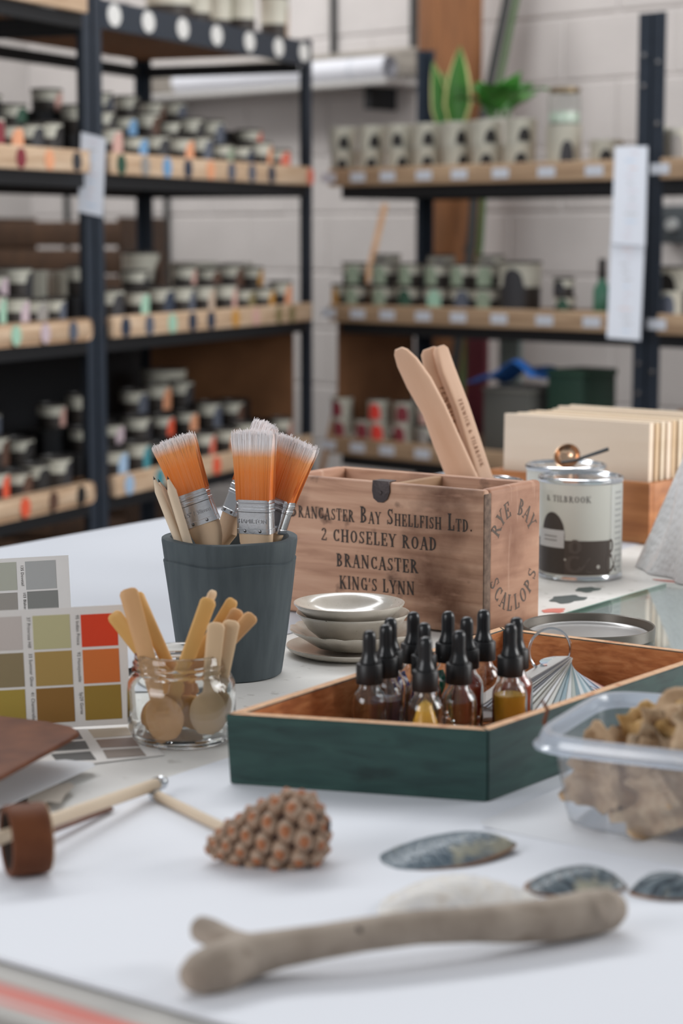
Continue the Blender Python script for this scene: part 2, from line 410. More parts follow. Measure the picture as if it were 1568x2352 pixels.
# ------------------------------------------------------------------ work table
TA = math.radians(-36); TM = Matrix.Rotation(TA, 4, 'Z'); TI = TM.inverted()
def uv(p): q = TI @ Vector((p.x, p.y, 0)); return q.x, q.y
U0, V0, U1, V1 = -2.08, uv(G(45, 2343))[1], -.05, 3.25
table_top_m = ramp_mat('table_paint', [sr(218, 214, 209), sr(226, 223, 218), sr(232, 229, 225)], (3, 3, 3), 3, rough=.55, bump=.06,
                       second=[(sr(196, 192, 186), 60, .62, .72), (sr(140, 136, 132), 150, .76, .82)])
t = thing('work_table', 'large paint-marked work table covered with white sheets', 'table', (0, 0, 0), TA)
MB().box(U0, U1, V0 + .07, V1, T - .035, T).build('tabletop', table_top_m, t, bevel=.002)
rail_m = ramp_mat('rail_paint', [sr(150, 144, 138), sr(186, 182, 176), sr(172, 176, 172)], (1, 30, 30), 2, rough=.5, bump=.05,
                  second=[(sr(206, 92, 74), (1.2, 46, 1), .55, .62, 3.3), (sr(206, 92, 74), (2.0, 30, 1), .6, .66, 7.1)])
MB().box(U0, U1, V0, V0 + .068, T - .05, T - .001).build('front_rail', rail_m, t, bevel=.003)
wood_dk = ramp_mat('table_wood', [sr(70, 40, 24), sr(104, 62, 38)], (2, 20, 2), 3)
MB().box(U0 + .03, U1 - .03, V0 + .02, V1 - .03, T - .14, T - .051).build('apron', wood_dk, t)
for lx in (U0 + .1, U1 - .1):
    for ly in (V0 + .1, V1 - .1):
        MB().box(lx - .04, lx + .04, ly - .04, ly + .04, 0, T - .14).build('leg', wood_dk, t, bevel=.004)
# white dust sheet over the far left of the table, hanging over the edge
UC = -1.37
def cloth_fn(a, b):
    u = U0 - .05 + (UC - U0 + .05) * a; v = V0 + .4 + (V1 - V0 - .4) * b
    edge = U0 + .010 * math.sin(v * 4.2 + .5) - .01
    z = .0055 + .0042 * math.sin(u * 19 + v * 4) * math.sin(v * 8 + u * 5) + .0014 * math.sin(v * 31 + u * 13)
    if a < .22: u += (edge - U0 + .05) * (1 - a / .22)
    if a < .06: z = -.09 + .09 * (a / .06) ** .4 + .003; u = edge - .012 * (1 - a / .06)
    z *= max(.0, min(1, (2.5 - v) / .15)) * (max(0, min(1, (-1.52 - u) / .1)) if v > 1.6 else 1) if a >= .06 else 1
    return (u, v, T + max(z, .0012) if a >= .06 else T + z)
cl_m = mat('dust_sheet', sr(196, 199, 206), .6, bump=.06, bscale=20)
tag(MB().grid(52, 90, cloth_fn).build('dust_sheet', cl_m, None, (0, 0, 0), (0, 0, TA), smooth=60, solid=.0008), 'creased white dust sheet over the far left side of the table', 'sheet')
# white board in front and a second sheet of paper on its right
SH = .003
vb = (uv(G(0, 2205))[1] + uv(G(480, 2347))[1]) / 2; ub = uv(G(450, 1772))[0]
board_m = mat('white_board', sr(232, 234, 240), .7, bump=.03, bscale=30)
MB().box(ub, -.12, vb, 1.47, T, T + SH).build('mounting_board', board_m, None, (0, 0, 0), (0, 0, TA))
tag(bpy.data.objects['mounting_board'], 'large white mounting board lying in front under the pine cone', 'board')
us = uv(G(1200, 1866))[0]; vs_ = uv(G(1105, 1910))[1]
def sheet_fn(a, b):
    u = us + (-.16 - us) * a ** 2.5
    return (u, vs_ + (1.62 - vs_) * b, T + SH + .0005 + .0035 * math.exp(-(u - us) / .006))
tag(MB().grid(30, 3, sheet_fn).build('paper_sheet', paper_m, None, (0, 0, 0), (0, 0, TA), smooth=80, solid=.0003), 'white paper sheet with curled edge under the clear plastic tub', 'paper')
# glass pane over white paper behind the tray
u_g, v_g = -1.170, 1.80
pane = thing('glass_sheet', 'clear glass pane with green edge over white paper behind the tray', 'glass', (0, 0, 0), TA)
pg = glass_mat('pane_glass', (.95, .98, .97, 1), .7, .03)
MB().box(u_g, -.5, v_g, 2.31, T + .0016, T + .0056).build('pane', pg, pane)
MB().box(u_g + .006, -.505, v_g + .006, 2.30, T, T + .001).build('backing_paper', mat('backing_paper', sr(222, 225, 228), .8), pane)
ge = mat('glass_edge', sr(160, 196, 182), .25)
MB().box(u_g - .002, u_g, v_g, 2.31, T, T + .0056).build('edge', ge, pane)
# dried paint blots on the table beside the pane
def blot(px, py, rx, ry, colour, lab):
    p = G(px, py, .0005); mb = MB(); n = 26; ph = random.random() * 6
    pts = [(rx * (1 + .18 * math.sin(3 * a + ph) + .1 * math.sin(7 * a)) * math.cos(a), ry * (1 + .2 * math.sin(4 * a + ph)) * math.sin(a)) for a in [2 * PI * i / n for i in range(n)]]
    tag(mb.prism(pts, 0, .0006).build('paint_blot', mat('blot' + lab[:8], sr(*colour), .5), None, (p.x, p.y, T + .0001), (0, 0, TA)), lab, 'paint')
blot(1303, 1376, .018, .030, (78, 86, 84), 'dark green-grey paint blot on table beside the tin')
blot(1350, 1354, .013, .020, (92, 102, 98), 'smaller grey-green paint blot in front of the tin')
blot(1272, 1402, .012, .016, (214, 120, 104), 'faint red paint smear on table beside the crate')
blot(1552, 1336, .03, .006, (196, 118, 104), 'red paint smear at the right edge before bubble wrap')

# ------------------------------------------------------------------ racks
DIRL = Vector((.527, 1.2)).normalized(); RA = math.atan2(DIRL.y, DIRL.x)
P0 = At(221, 545, 5.2); LEN = 1.31
def rack(name, label, loc, rot, length, depth, levels, top, lipm, posts=(1, 1, 1, 1), lip_levels=None, round_lip=()):
    r = thing(name, label, 'shelving', loc, rot)
    r['length'] = length
    Lp = [(0, 0), (.04, 0), (.04, .004), (.004, .004), (.004, .04), (0, .04)]
    spots = [(0, 0, 0), (length, 0, PI / 2), (length, depth, PI), (0, depth, -PI / 2)]
    lm = MB().prism(Lp, 0, top).mesh('post', post_m, smooth=0)
    for s, on in zip(spots, posts):
        if on: put('post', lm, r, (s[0], s[1], 0), (0, 0, s[2]))
    for i, z in enumerate(levels):
        lip = lip_levels is None or i in lip_levels
        zb = z - .055
        bmt = post_m if not lip else black_m
        if lip:
            MB().box(.005, length - .005, .004, depth - .004, zb + .03, zb + .043).build('shelf_board', chip_m, r)
            MB().box(.045 if posts[0] else .006, length - (.045 if posts[1] else .006), -.02, -.001, zb, z).build('shelf_lip', lipm, r, bevel=.018 if i in round_lip else .003, seg=3)
            MB().box(.042, length - .042, .0, .02, zb - .035, zb).build('beam', black_m, r)
        else:
            MB().box(.005, length - .005, .004, depth - .004, z - .035, z - .022).build('shelf_board', chip_m, r)
            MB().box(.042, length - .042, -.002, .016, z - .07, z).build('beam', post_m, r)
        MB().box(.042, length - .042, depth - .02, depth, zb - .035, zb).build('beam', black_m, r)
        for ex in (.002, length - .018): MB().box(ex, ex + .016, .042, depth - .042, zb - .035, zb).build('beam', black_m, r)
    return r
def along(r, px, py, dy=0.0):
    """distance along a rack's front where the pixel's column meets it"""
    d = ray(px, py); k = d.x / d.y
    M = Matrix.Translation(r.location) @ Matrix.Rotation(r.rotation_euler.z, 4, 'Z')
    o = M @ Vector((0, dy, 0)); e = M.to_3x3() @ Vector((1, 0, 0))
    return (k * o.y - o.x) / (e.x - k * e.y)
LV = [1.79, 1.413, 1.0, .59, .19]
rackB = rack('shelf_rack', 'tall dark steel rack of paint pots, behind the brush pot', (P0.x, P0.y, 0), RA, LEN, .6, LV, 1.80, lip_m, lip_levels=(1, 2, 3, 4))
pA = Vector((P0.x, P0.y)) - DIRL * (LEN + .012)
rackA = rack('shelf_rack', 'dark steel rack of paint pots cut off by the left edge', (pA.x, pA.y, 0), RA, LEN, .6, [1.80] + LV[1:], 1.80, lip_m, round_lip=(2, 3, 4))
LR = [1.408, .997, .588, .18]
Q1x = 1.178
rackC = rack('shelf_rack', 'far steel rack with white labels on its tan shelf fronts', (QX, QY, 0), QA, Q1x, .43, LR, 1.79, lip_r, posts=(0, 1, 1, 1))
pD = RM @ Vector((Q1x + .006, 0, 0))
rackD = rack('shelf_rack', 'steel rack at the right edge beyond the double post', (pD.x, pD.y, 0), QA, 1.1, .43, LR, 1.79, lip_r)
def lip_of(r, idx): return [c for c in r.children if c.name.startswith('shelf_lip')][idx]
def sticker(r, lip, px, py, z, name, material, rw, rh, y=-.0208, shape='oval'):
    x = along(r, px, py)
    if shape == 'oval': pts = [(rw * math.cos(a), rh * math.sin(a)) for a in [2 * PI * i / 20 for i in range(20)]]
    else: pts = [(-rw, -rh), (rw, -rh), (rw, rh), (-rw, rh)]
    key = (name, material.name, rw, rh)
    if key not in GL: GL[key] = MB().prism(pts, 0, .0012).mesh(name, material, smooth=0)
    put(name, GL[key], lip, (x, y, z), (PI / 2, 0, 0))
for lvl, items in ((0, [(265, 'forest'), (320, 'grey'), (370, 'blue'), (418, 'navy'), (470, 'peach'), (518, 'slate'), (565, 'slate'), (610, 'navy'), (699, 'coral')]),
                   (1, [(270, 'navy'), (325, 'slate'), (378, 'mint'), (425, 'navy'), (468, 'navy'), (525, 'ochre'), (572, 'pink'), (625, 'olive'), (655, 'olive')]),
                   (2, [(273, 'sky'), (345, 'teal'), (478, 'orange')])):
    for px, c in items: sticker(rackB, lip_of(rackB, lvl), px, 545, LV[lvl + 1] - .029, 'colour_dot', pal(c), .024, .026)
for lvl, items in ((0, [(35, 'maroon'), (100, 'peach'), (163, 'charcoal')]), (1, [(15, 'mint'), (83, 'lilac'), (148, 'slate')]), (2, [(28, 'orange'), (95, 'brown'), (160, 'black')])):
    for px, c in items: sticker(rackA, lip_of(rackA, lvl + 1), px, 545, LV[lvl + 1] - .029, 'colour_dot', pal(c), .021, .024)
topbeam = [c for c in rackB.children if c.name.startswith('beam')][0]
for px in (260, 338, 417, 495, 570, 637, 695):
    sticker(rackB, topbeam, px, 80, LV[0] - .034, 'white_sticker', mat('white_sticker', sr(222, 222, 220), .5), .034, .028, y=-.0035)
for lvl, ys in ((0, 400), (1, 730), (2, 1035)):
    for px in (765, 832, 900, 983, 1064, 1158, 1263, 1372):
        if lvl == 2 and px > 1000: continue
        sticker(rackC, lip_of(rackC, lvl), px, 545, LR[lvl] - .028, 'shelf_label', paper_b, .03, .014, shape='card')
    sticker(rackD, lip_of(rackD, lvl), 1522, 545, LR[lvl] - .028, 'shelf_label', paper_b, .03, .014, shape='card')
# brown hardboard backs
MB().box(LEN - .046, LEN - .041, .045, .55, LV[3] - .01, LV[2] - .091).build('end_panel', hard_m, rackB)
MB().box(.0, LEN - .05, .585, .59, LV[3] - .01, LV[2] - .091).build('back_panel', black_m, rackB)
MB().box(.0, LEN - .0, .585, .59, LV[3] - .01, LV[2] - .091).build('back_panel', black_m, rackA)
for rk, zs in ((rackC, (1.68, 1.60, .86, .78)), (rackD, (1.66, 1.5, .84))):
    for z in zs: MB().lathe([(0, .004), (.006, .003), (.007, 0)], 10, 0, Matrix.Translation(((Q1x - .02) if rk is rackC else .02, -.001, z)) @ Matrix.Rotation(PI / 2, 4, 'X')).build('bolt', steel, rk)
MB().box(-.020, -.016, .045, .40, LR[2], LR[1] + .06).build('end_panel', hard_m, rackC)

# ------------------------------------------------------------------ paint pots on the racks
def pot_meshes(r, h, kind):
    key = ('pot', r, h, kind)
    if key in GL: return GL[key]
    split = .5 * h if kind != 'plain' else 0
    b = MB().lathe([(0, 0), (r * .94, 0), (r * .95, .002), (r * .97, max(split, .004)), (r, h - .006), (r * 1.03, h - .004), (r * 1.03, h)], 20,
                   [1, 1, 1, 0, 1, 1] if kind != 'plain' else [0] * 6).mesh('tin', [cream, dkbrown if kind != 'plain' else cream], smooth=50)
    l = MB().lathe([(r * 1.03, 0), (r * .93, .001), (r * .9, -.004), (0, -.004)], 20).mesh('lid', steel if kind == 'steel' else dklid, smooth=50)
    GL[key] = (b, l); return GL[key]
def patch_mesh(r, h, colname, small=False):
    key = ('patch', r, h, colname, small)
    if key not in GL:
        def fn(a, b):
            th = (a - .5) * (.8 if small else 1.2) + (.5 if small else 0); top = (h * .26 if small else h * .5) + h * .36 * math.sqrt(max(0, 1 - (2 * a - 1) ** 2))
            rr = r * (.955 + .045 * (b * top / h)) + .0012
            return (rr * math.sin(th), -rr * math.cos(th), .004 + (top - .004) * b)
        GL[key] = MB().grid(9, 5, fn).mesh('colour_patch', pal(colname), smooth=60)
    return GL[key]
def pot(world, rot, r, h, colname, label, group, kind='two', lid=True, name='paint_pot', cat='paint pot', handle=False, small=False):
    t = thing(name, label, cat, world + Vector((0, 0, .0006)), rot, group)
    b, l = pot_meshes(r, h, kind); put('tin', b, t)
    if lid: put('lid', l, t, (0, 0, h))
    if colname: put('colour_patch', patch_mesh(r, h, colname, small), t)
    if handle:
        k = ('bail', r, h)
        if k not in GL:
            GL[k] = MB().tube([(r * 1.06 * math.cos(a), -r * .35 * math.sin(a) - .004, h * .82 - h * .45 * math.sin(a)) for a in [PI * i / 14 for i in range(15)]], .0022, 6).mesh('wire_handle', steel)
        put('wire_handle', GL[k], t)
    return t
def rack_pot(r, x, y, z, jit, *a, **k):
    M = Matrix.Translation(r.location) @ Matrix.Rotation(r.rotation_euler.z, 4, 'Z')
    return pot(M @ Vector((x, y, z)), r.rotation_euler.z + jit, *a, **k)
def tiers(r, lvlz, rows, shelfname, rackname, x0, x1, ystart=.05, step=.060, dy=.095, rr=.041, hh=.072):
    zs = lvlz - .012
    for k, cols in enumerate(rows):
        y = ystart + dy * k
        if k: MB().box(x0 - .04, x1 + .04, y - dy / 2 + .004, y + dy / 2, zs, zs + step * k - .0005).build('riser', black_m, r)
        n = len(cols)
        for i, c in enumerate(cols):
            if not c: continue
            x = x0 + (x1 - x0) * (i + .5) / n + random.uniform(-.006, .006)
            rk = min(rr, (x1 - x0) / n * .47)
            rk = round(rk * random.choice((.86, .93, 1.0)), 3); hk = random.choice((.062, .070, .078))
            lab = f"paint pot with {c} patch, {ORD[i]} from left, {['front', 'middle', 'back'][k]} row, {shelfname} shelf, {rackname} rack"
            rack_pot(r, x, y, zs + step * k, random.uniform(-.25, .25), rk, hk, c, lab, f'paint pots on the {shelfname} shelf of the {rackname} rack')
S = 'charcoal slate navy black sage grey brown pink'.split()
def rnd(n, extra=()): return [random.choice(S + list(extra)) for _ in range(n)]
tiers(rackB, LV[1], [['pink', 'blue', 'charcoal', 'peach', 'slate', 'sage', 'navy', 'peach', 'coral'], ['beige', 'charcoal', 'blue', 'brown', 'black', 'charcoal', 'slate', None, 'coral'],
                     ['pink', None, 'navy', 'black', 'brown', 'slate', None, None]], 'upper', 'middle-left', .09, LEN - .08)
tiers(rackB, LV[2], [['charcoal', 'mint', 'navy', 'slate', 'beige', 'pink', 'olive', 'ochre', 'peach'], ['lilac', None, 'charcoal', None, 'pink', 'brown', 'brown', 'ochre']], 'middle', 'middle-left', .09, LEN - .06)
tiers(rackB, LV[3], [['sky', 'teal', 'lilac', 'orange', 'coral', 'peach', 'beige', 'grey', 'pink'], ['teal', 'lilac', 'charcoal', 'orange', 'peach', 'slate', 'brown', None], ['pink', 'charcoal', None, 'slate', 'peach', 'charcoal', None, None]],
      'lower', 'middle-left', .09, LEN - .06)
ax = along(rackA, -60, 545), along(rackA, 192, 545)
tiers(rackA, LV[1], [['brown', 'maroon', 'peach', 'charcoal', 'black'], ['slate', 'peach', 'black', 'forest'], ['charcoal', 'slate', 'black', 'sage']], 'upper', 'left', ax[0], ax[1] - .03)
tiers(rackA, LV[2], [['pink', 'mint', 'lilac', 'grey', 'slate'], ['slate', 'grey', 'lilac', 'charcoal'], ], 'middle', 'left', ax[0], ax[1] - .03)
tiers(rackA, LV[3], [['coral', 'orange', 'brown', 'black', 'charcoal'], ['brown', 'charcoal', 'brown', 'black'], ['brown', 'black', 'charcoal', 'slate']], 'lower', 'left', ax[0], ax[1] - .03)
# bigger tins behind the rows of the left racks
def big(r, px, y, z, rad, h, label, col=None, kind='two', lid=True, handle=False, jit=0.0):
    x = along(r, px, 545, y)
    return rack_pot(r, x, y, z, jit, rad, h, col, label, None, kind=kind, lid=lid, name='paint_tin', cat='paint tin', handle=handle)
zB = LV[2] - .012
big(rackB, 322, .30, zB, .055, .17, 'tall dark-based paint tin behind pots, middle shelf, near the grey post', 'brown', jit=.3)
big(rackB, 445, .30, zB, .075, .135, 'wide cream paint tin behind pots in middle of the middle shelf', None, 'plain')
big(rackB, 545, .28, zB, .05, .13, 'pale grey-green paint tin behind pots, right half of middle shelf', None, 'plain')
big(rackA, 45, .28, zB, .07, .125, 'wide cream paint tin at left edge, middle shelf', None, 'plain')
big(rackA, 160, .30, zB, .058, .12, 'grey-cream paint tin just left of the double post, middle shelf', None, 'plain')
zB = LV[3] - .012
big(rackB, 372, .40, zB, .07, .215, 'dull grey paint tin behind pots on the lower shelf', None, 'plain')
big(rackB, 622, .37, zB, .072, .20, 'large cream bucket tin with wire handle, right end of lower shelf', None, 'two', handle=True)
# tins on the very top of the middle-left rack
zT = LV[0] - .022
for px, y, rad, h, lab in ((395, .2, .07, .17, 'grey paint tin on the rack top, left of the row'), (455, .2, .045, .16, 'slim cream paint tin, second on the rack top'),
                           (507, .2, .038, .15, 'grey-based paint tin, third on the rack top'), (560, .15, .04, .16, 'grey and white paint tin, fourth on the rack top'),
                           (632, .15, .045, .17, 'cream paint tin with beige patch, right end of rack top')):
    big(rackB, px, y, zT, rad, h, lab, 'beige' if px == 632 else None, 'two', jit=.4)
# far right rack: white pots stacked in pairs
M_C = Matrix.Translation(rackC.location) @ Matrix.Rotation(QA, 4, 'Z')
def stack(px, lvlz, cols, place, rr=.036, hh=.074, y=.06, kind='plain', shelf='upper', size='cream'):
    x = along(rackC, px, 545, y); z = lvlz - .012
    for k, c in enumerate(cols):
        pos = ['lower', 'upper', 'topmost'][k] if len(cols) > 1 else 'single'
        rack_pot(rackC, x + random.uniform(-.004, .004), y, z, .35 + random.uniform(-.3, .3), rr, hh, c, f"{size} paint pot with {c} patch, {pos} of {place} stack, {shelf} shelf, far rack",
                 f'stacked pots on the {shelf} shelf of the far rack', kind=kind, small=(shelf == 'upper'))
        z += hh + .0015
for i, (px, n) in enumerate(((788, 2), (852, 2), (916, 2), (980, 2), (1046, 2), (1116, 2), (1192, 2), (1390, 1))):
    stack(px, LR[0], ['black', 'black'][:n], ORD[i], rr=.042 if px < 1100 else .046, hh=.068)
stack(1292, LR[0], ['charcoal'], 'glass-jar-topped', rr=.05, hh=.115, size='large cream')
for i, (px, c) in enumerate(((815, 'sage'), (880, 'sage'), (940, 'forest'), (1005, 'mint'), (1064, 'slate'), (1116, 'sage'))):
    stack(px, LR[1], [c, 'sage'], ORD[i], kind='two', shelf='middle', size='dark', rr=.038, hh=.068)
    if i % 2: stack(px + 10, LR[1], ['grey', 'grey'], 'rear ' + ORD[i], kind='two', shelf='middle', size='grey', y=.19, rr=.042, hh=.08)
stack(779, LR[1], ['ochre'], 'leftmost', kind='two', shelf='middle', size='small', rr=.024, hh=.07)
stack(1194, LR[1], ['charcoal'], 'tall', kind='two', shelf='middle', size='large', rr=.062, hh=.145, y=.085)
stack(1297, LR[1], ['forest', 'charcoal'], 'right-hand', kind='two', shelf='middle', size='dark', rr=.03, hh=.05)
for i, (px, cols) in enumerate(((785, ['maroon', 'maroon']), (838, ['maroon']), (872, ['red', 'red']), (930, ['maroon', 'maroon']), (985, ['grey', 'pink']), (1040, ['pink', 'beige']))):
    stack(px, LR[2], cols, ORD[i], shelf='lower', size='small', rr=.034, hh=.062, kind='plain' if px < 950 else 'two')
def grp(loc, fn): pass
# glass jar on the large cream pot, plants, bottle
x = along(rackC, 1292, 545, .06); zj = LR[0] - .012 + .1155
gj = thing('glass_jar', 'small glass jar with brown lid standing on a cream pot, far rack', 'jar', M_C @ Vector((x, .06, zj)))
clear = glass_mat('clear_glass', (.96, .98, .97, 1), .55)
MB().lathe([(0, .002), (.042, .002), (.045, .006), (.045, .075), (.04, .085), (.04, .092)], 24).build('glass_body', clear, gj)
MB().lathe([(0, 0), (.04, 0), (.043, .004), (.043, .03), (0, .03)], 20).build('contents', mat('jar_pale', sr(190, 205, 190), .6), gj, loc=(0, 0, .004))
MB().lathe([(0, 0), (.044, 0), (.044, .012), (.04, .015), (0, .015)], 24).build('lid', mat('jar_lid', sr(128, 112, 88), .4, .6), gj, loc=(0, 0, .088))
gb = M_C @ Vector((along(rackC, 1384, 545, .08), .08, LR[1] - .0112))
bt = thing('green_bottle', 'slim green bottle with black neck beside the paper notice', 'bottle', gb)
MB().lathe([(0, 0), (.022, 0), (.024, .004), (.024, .07), (.012, .09), (.01, .1)], 20).build('body', mat('bottle_green', sr(70, 120, 98), .3), bt)
MB().lathe([(.0105, .1), (.0115, .102), (.0105, .155), (0, .155)], 14).build('neck', dklid, bt)
st = M_C @ Vector((along(rackC, 1362, 545, .06), .02, LR[1] - .012))
# plants
pot_w = mat('plant_pot', sr(208, 206, 200), .5)
soil = mat('soil', sr(58, 44, 34), .9, bump=.5, bscale=90)
def plant_pot(t, r, h):
    MB().lathe([(0, 0), (r * .75, 0), (r * .78, .003), (r, h), (r * .93, h), (r * .9, h * .86)], 24).build('pot', pot_w, t)
    MB().lathe([(0, h * .86), (r * .91, h * .86)], 20).build('soil', soil, t, fixn=False)
def blade(L, wd, bend, mats, twist=.4):
    mb = MB(); n = 10
    for k, (f0, f1, mi) in enumerate(((-1, -.80, 1), (-.80, .80, 0), (.80, 1, 1))):
        def fn(a, b, f0=f0, f1=f1):
            s = f0 + (f1 - f0) * a; prof = wd * (.35 + 1.9 * b) if b < .33 else wd * (1 - ((b - .33) / .67) ** 1.9)
            th = twist * b; xx = s * prof
            return (xx * math.cos(th) + bend * b * b, xx * math.sin(th) + .25 * abs(s) * prof, L * b)
        mb.grid(4, n, fn, mi)
    return mb
leaf_g = ramp_mat('snake_leaf', [sr(34, 84, 26), sr(58, 116, 38), sr(40, 92, 32)], (4, 4, 30), 2, rough=.4, bump=0)
leaf_e = mat('snake_edge', sr(205, 204, 140), .45)
sp = M_C @ Vector((along(rackC, 1035, 545, .22), .22, LR[0] - .0114))
sn = thing('snake_plant', 'snake plant with upright yellow-edged leaves on the far rack', 'plant', sp)
plant_pot(sn, .07, .135)
for (lx, ly, L, wd, be, rz, tl) in ((.012, -.012, .265, .044, .012, .35, .0), (-.032, .012, .225, .030, -.03, .5, -.05), (.03, .02, .19, .026, .03, .2, .1), (-.015, .03, .2, .028, -.02, .4, -.12)):
    o = blade(L, wd, be, [leaf_g, leaf_e]).build('leaf', [leaf_g, leaf_e], sn, (lx, ly, .112), (tl, 0, rz + QA), smooth=60)
sp = M_C @ Vector((along(rackC, 1146, 545, .2), .2, LR[0] - .0114))
gp = thing('trailing_plant', 'small plant with broad bright green leaves beside the snake plant', 'plant', sp)
plant_pot(gp, .06, .15)
leaf_b = ramp_mat('broad_leaf', [sr(62, 128, 52), sr(92, 158, 78)], (9, 9, 9), 2, rough=.4, bump=0)
def broad(L, wd): return MB().grid(7, 9, lambda a, b: ((2 * a - 1) * wd * math.sin(PI * min(1, b ** .75)) , L * b, -.35 * L * b * b + .18 * wd * abs(2 * a - 1)))
bl = broad(.098, .046).mesh('leaf', leaf_b, smooth=60)
for i in range(16):
    a = i * 2.4 + .3; el = random.uniform(.45, 1.25); hgt = .155 + random.uniform(0, .07); rad = random.uniform(.01, .05)
    x0, y0 = rad * math.cos(a), rad * math.sin(a)
    lf = put('leaf', bl, gp, (x0, y0, hgt), (el, 0, a - PI / 2))
    s_ = random.uniform(.7, 1.15); lf.scale = (s_, s_, s_)
    MB().tube([(x0 * .2, y0 * .2, .128), (x0 * .7, y0 * .7, .13 + (hgt - .13) * .6), (x0, y0, hgt)], .0016, 5).build('stem', leaf_b, gp)

# papers taped to the posts
def notice(name, lab, px0, py0, px1, py1, px2, py2, px3, py3, Y, marks, seed):
    tl, tr, br, bl_ = [At(a, b, Y) for a, b in ((px0, py0), (px1, py1), (px2, py2), (px3, py3))]
    n = (tr - tl).cross(bl_ - tl).normalized()
    if n.y > 0: n = -n
    t = thing(name, lab, 'paper', (0, 0, 0))
    MB().add([tl, tr, br, bl_] + [p - n * .001 for p in (tl, tr, br, bl_)], [(0, 1, 2, 3), (7, 6, 5, 4), (0, 4, 5, 1), (1, 5, 6, 2), (2, 6, 7, 3), (3, 7, 4, 0)]).build('sheet', paper_b, t, smooth=0)
    rg = random.Random(seed); cols = [mat('mark_' + c, sr(*PAL[c]), .8) for c in ('lilac', 'sky', 'pink', 'grey', 'lilac')]
    for k in range(marks):
        f = (k + .8) / (marks + 1); a = .3 + rg.random() * .2; b = .55 + rg.random() * .2; hh = .12 / marks
        P = lambda s, q: tl.lerp(tr, s).lerp(bl_.lerp(br, s), q) + n * .0006
        MB().add([P(a, f), P(b, f), P(b, f + hh), P(a, f + hh)], [(0, 1, 2, 3)]).build('printed_line', rg.choice(cols), t, smooth=0)
notice('paper_notice', 'small white notice taped to the left double post', 186, 303, 243, 318, 236, 498, 179, 486, 5.15, 9, 1)
notice('paper_notice', 'long white printed notice, upper sheet on the right double post', 1412, 336, 1487, 336, 1481, 565, 1403, 560, 5.44, 12, 2)
notice('paper_notice', 'lower printed notice sheet on the right double post', 1402, 556, 1480, 560, 1470, 782, 1393, 776, 5.45, 12, 3)

# ------------------------------------------------------------------ things against the far wall
beam_m = ramp_mat('old_timber', [sr(104, 66, 40), sr(140, 92, 56), sr(120, 80, 50)], (8, 8, 1), 3, rough=.7)
pp = At(1032, 300, 7.05)
tp = thing('timber_post', 'thick brown timber post against the block wall', 'post', (pp.x, pp.y, 0), math.radians(18))
MB().box(-.085, .085, -.085, .085, 0, 3.3).build('post', beam_m, tp, bevel=.006)
for z in (1.42, 1.16, 1.05): MB().lathe([(0, -.012), (.014, -.012), (.014, 0), (0, 0)], 10, 0, Matrix.Translation((.03, -.085, z)) @ Matrix.Rotation(PI / 2, 4, 'X')).build('bolt_head', dklid, tp)
pipe_m = mat('green_pipe', sr(58, 88, 44), .5)
dk = mat('dark_pipe', sr(40, 42, 42), .5)
a, b = At(1172, -40, 6.95), At(1096, 330, 6.9); b2 = At(1082, 560, 6.86); b3 = At(1070, 640, 6.85)
e = b3 + (b3 - b2) * 8; e.z = 0.0
pl_ = thing('leaning_poles', 'dark pole with green edge leaning by the timber post', 'pole', (e.x, e.y, 0))
off = Vector((e.x, e.y, 0))
MB().tube([a - off, b - off, b2 - off, e - off], .016, 10).build('pole', dk, pl_)
sh = Vector((.03, -.012, 0)); MB().tube([a - off + sh, b - off + sh, b2 - off + sh, e - off + sh], .010, 8).build('green_strip', pipe_m, pl_)
grey_w = ramp_mat('weathered_wood', [sr(118, 112, 106), sr(150, 144, 136), sr(168, 160, 150)], (1, 12, 12), 4, rough=.85)
xw0, xw1 = along(rackC, 330, 150, .95), along(rackC, 944, 150, .95)
wp = thing('plank_shelf', 'weathered grey plank shelf fixed on the far wall', 'shelf', (QX, QY, 0), QA)
zp = At(840, 100, 7.3).z; zp0 = At(840, 178, 7.3).z
MB().box(xw0, xw1, .97, 1.0, zp0 + .02, zp).build('plank', grey_w, wp, bevel=.004)
MB().box(xw0, xw1, .82, 1.0, zp0 - .02, zp0).build('ledge', mat('pale_ledge', sr(190, 188, 186), .7), wp, bevel=.003)
for fx in (.1, .9): MB().box(xw0 + (xw1 - xw0) * fx, xw0 + (xw1 - xw0) * fx + .03, .86, 1.0, zp0 - .10, zp0 - .021).build('bracket', black_m, wp)
rr_ = thing('paper_roll', 'long white rolled paper lying on the weathered wall shelf', 'paper roll', (QX, QY, 0), QA)
zr = zp0 + .0425
roll = MB(); roll.tube([(xw0 + .3, .87, zr), (xw1 - .03, .87, zr)], .04, 24, cap=False); roll.tube([(xw1 - .03, .87, zr), (xw0 + .3, .87, zr)], .026, 24, cap=False)
roll.build('roll', mat('roll_white', sr(222, 224, 232), .6), rr_, fixn=False)
MB().tube([(xw1 - .2, .87, zr), (xw1 - .19, .87, zr)], .0412, 24, cap=False).build('band', paper_b, rr_, fixn=False)
for px, lab in ((145, 'dark conduit behind the left rack'), (378, 'dark conduit behind the middle-left rack'), (765, 'thin dark conduit running down the far wall, left'), (948, 'thin dark conduit running down the wall beside timber post')):
    x = along(rackC, px, 50, .985); z0 = At(px, 105, 7.3).z if px > 500 else .02
    tag(MB().tube([(x, .985, z0), (x, .985, 3.3 if px > 500 else zp0 - .03)], .012, 8).build('conduit', dk, None, (QX, QY, 0), (0, 0, QA)), lab, 'pipe')
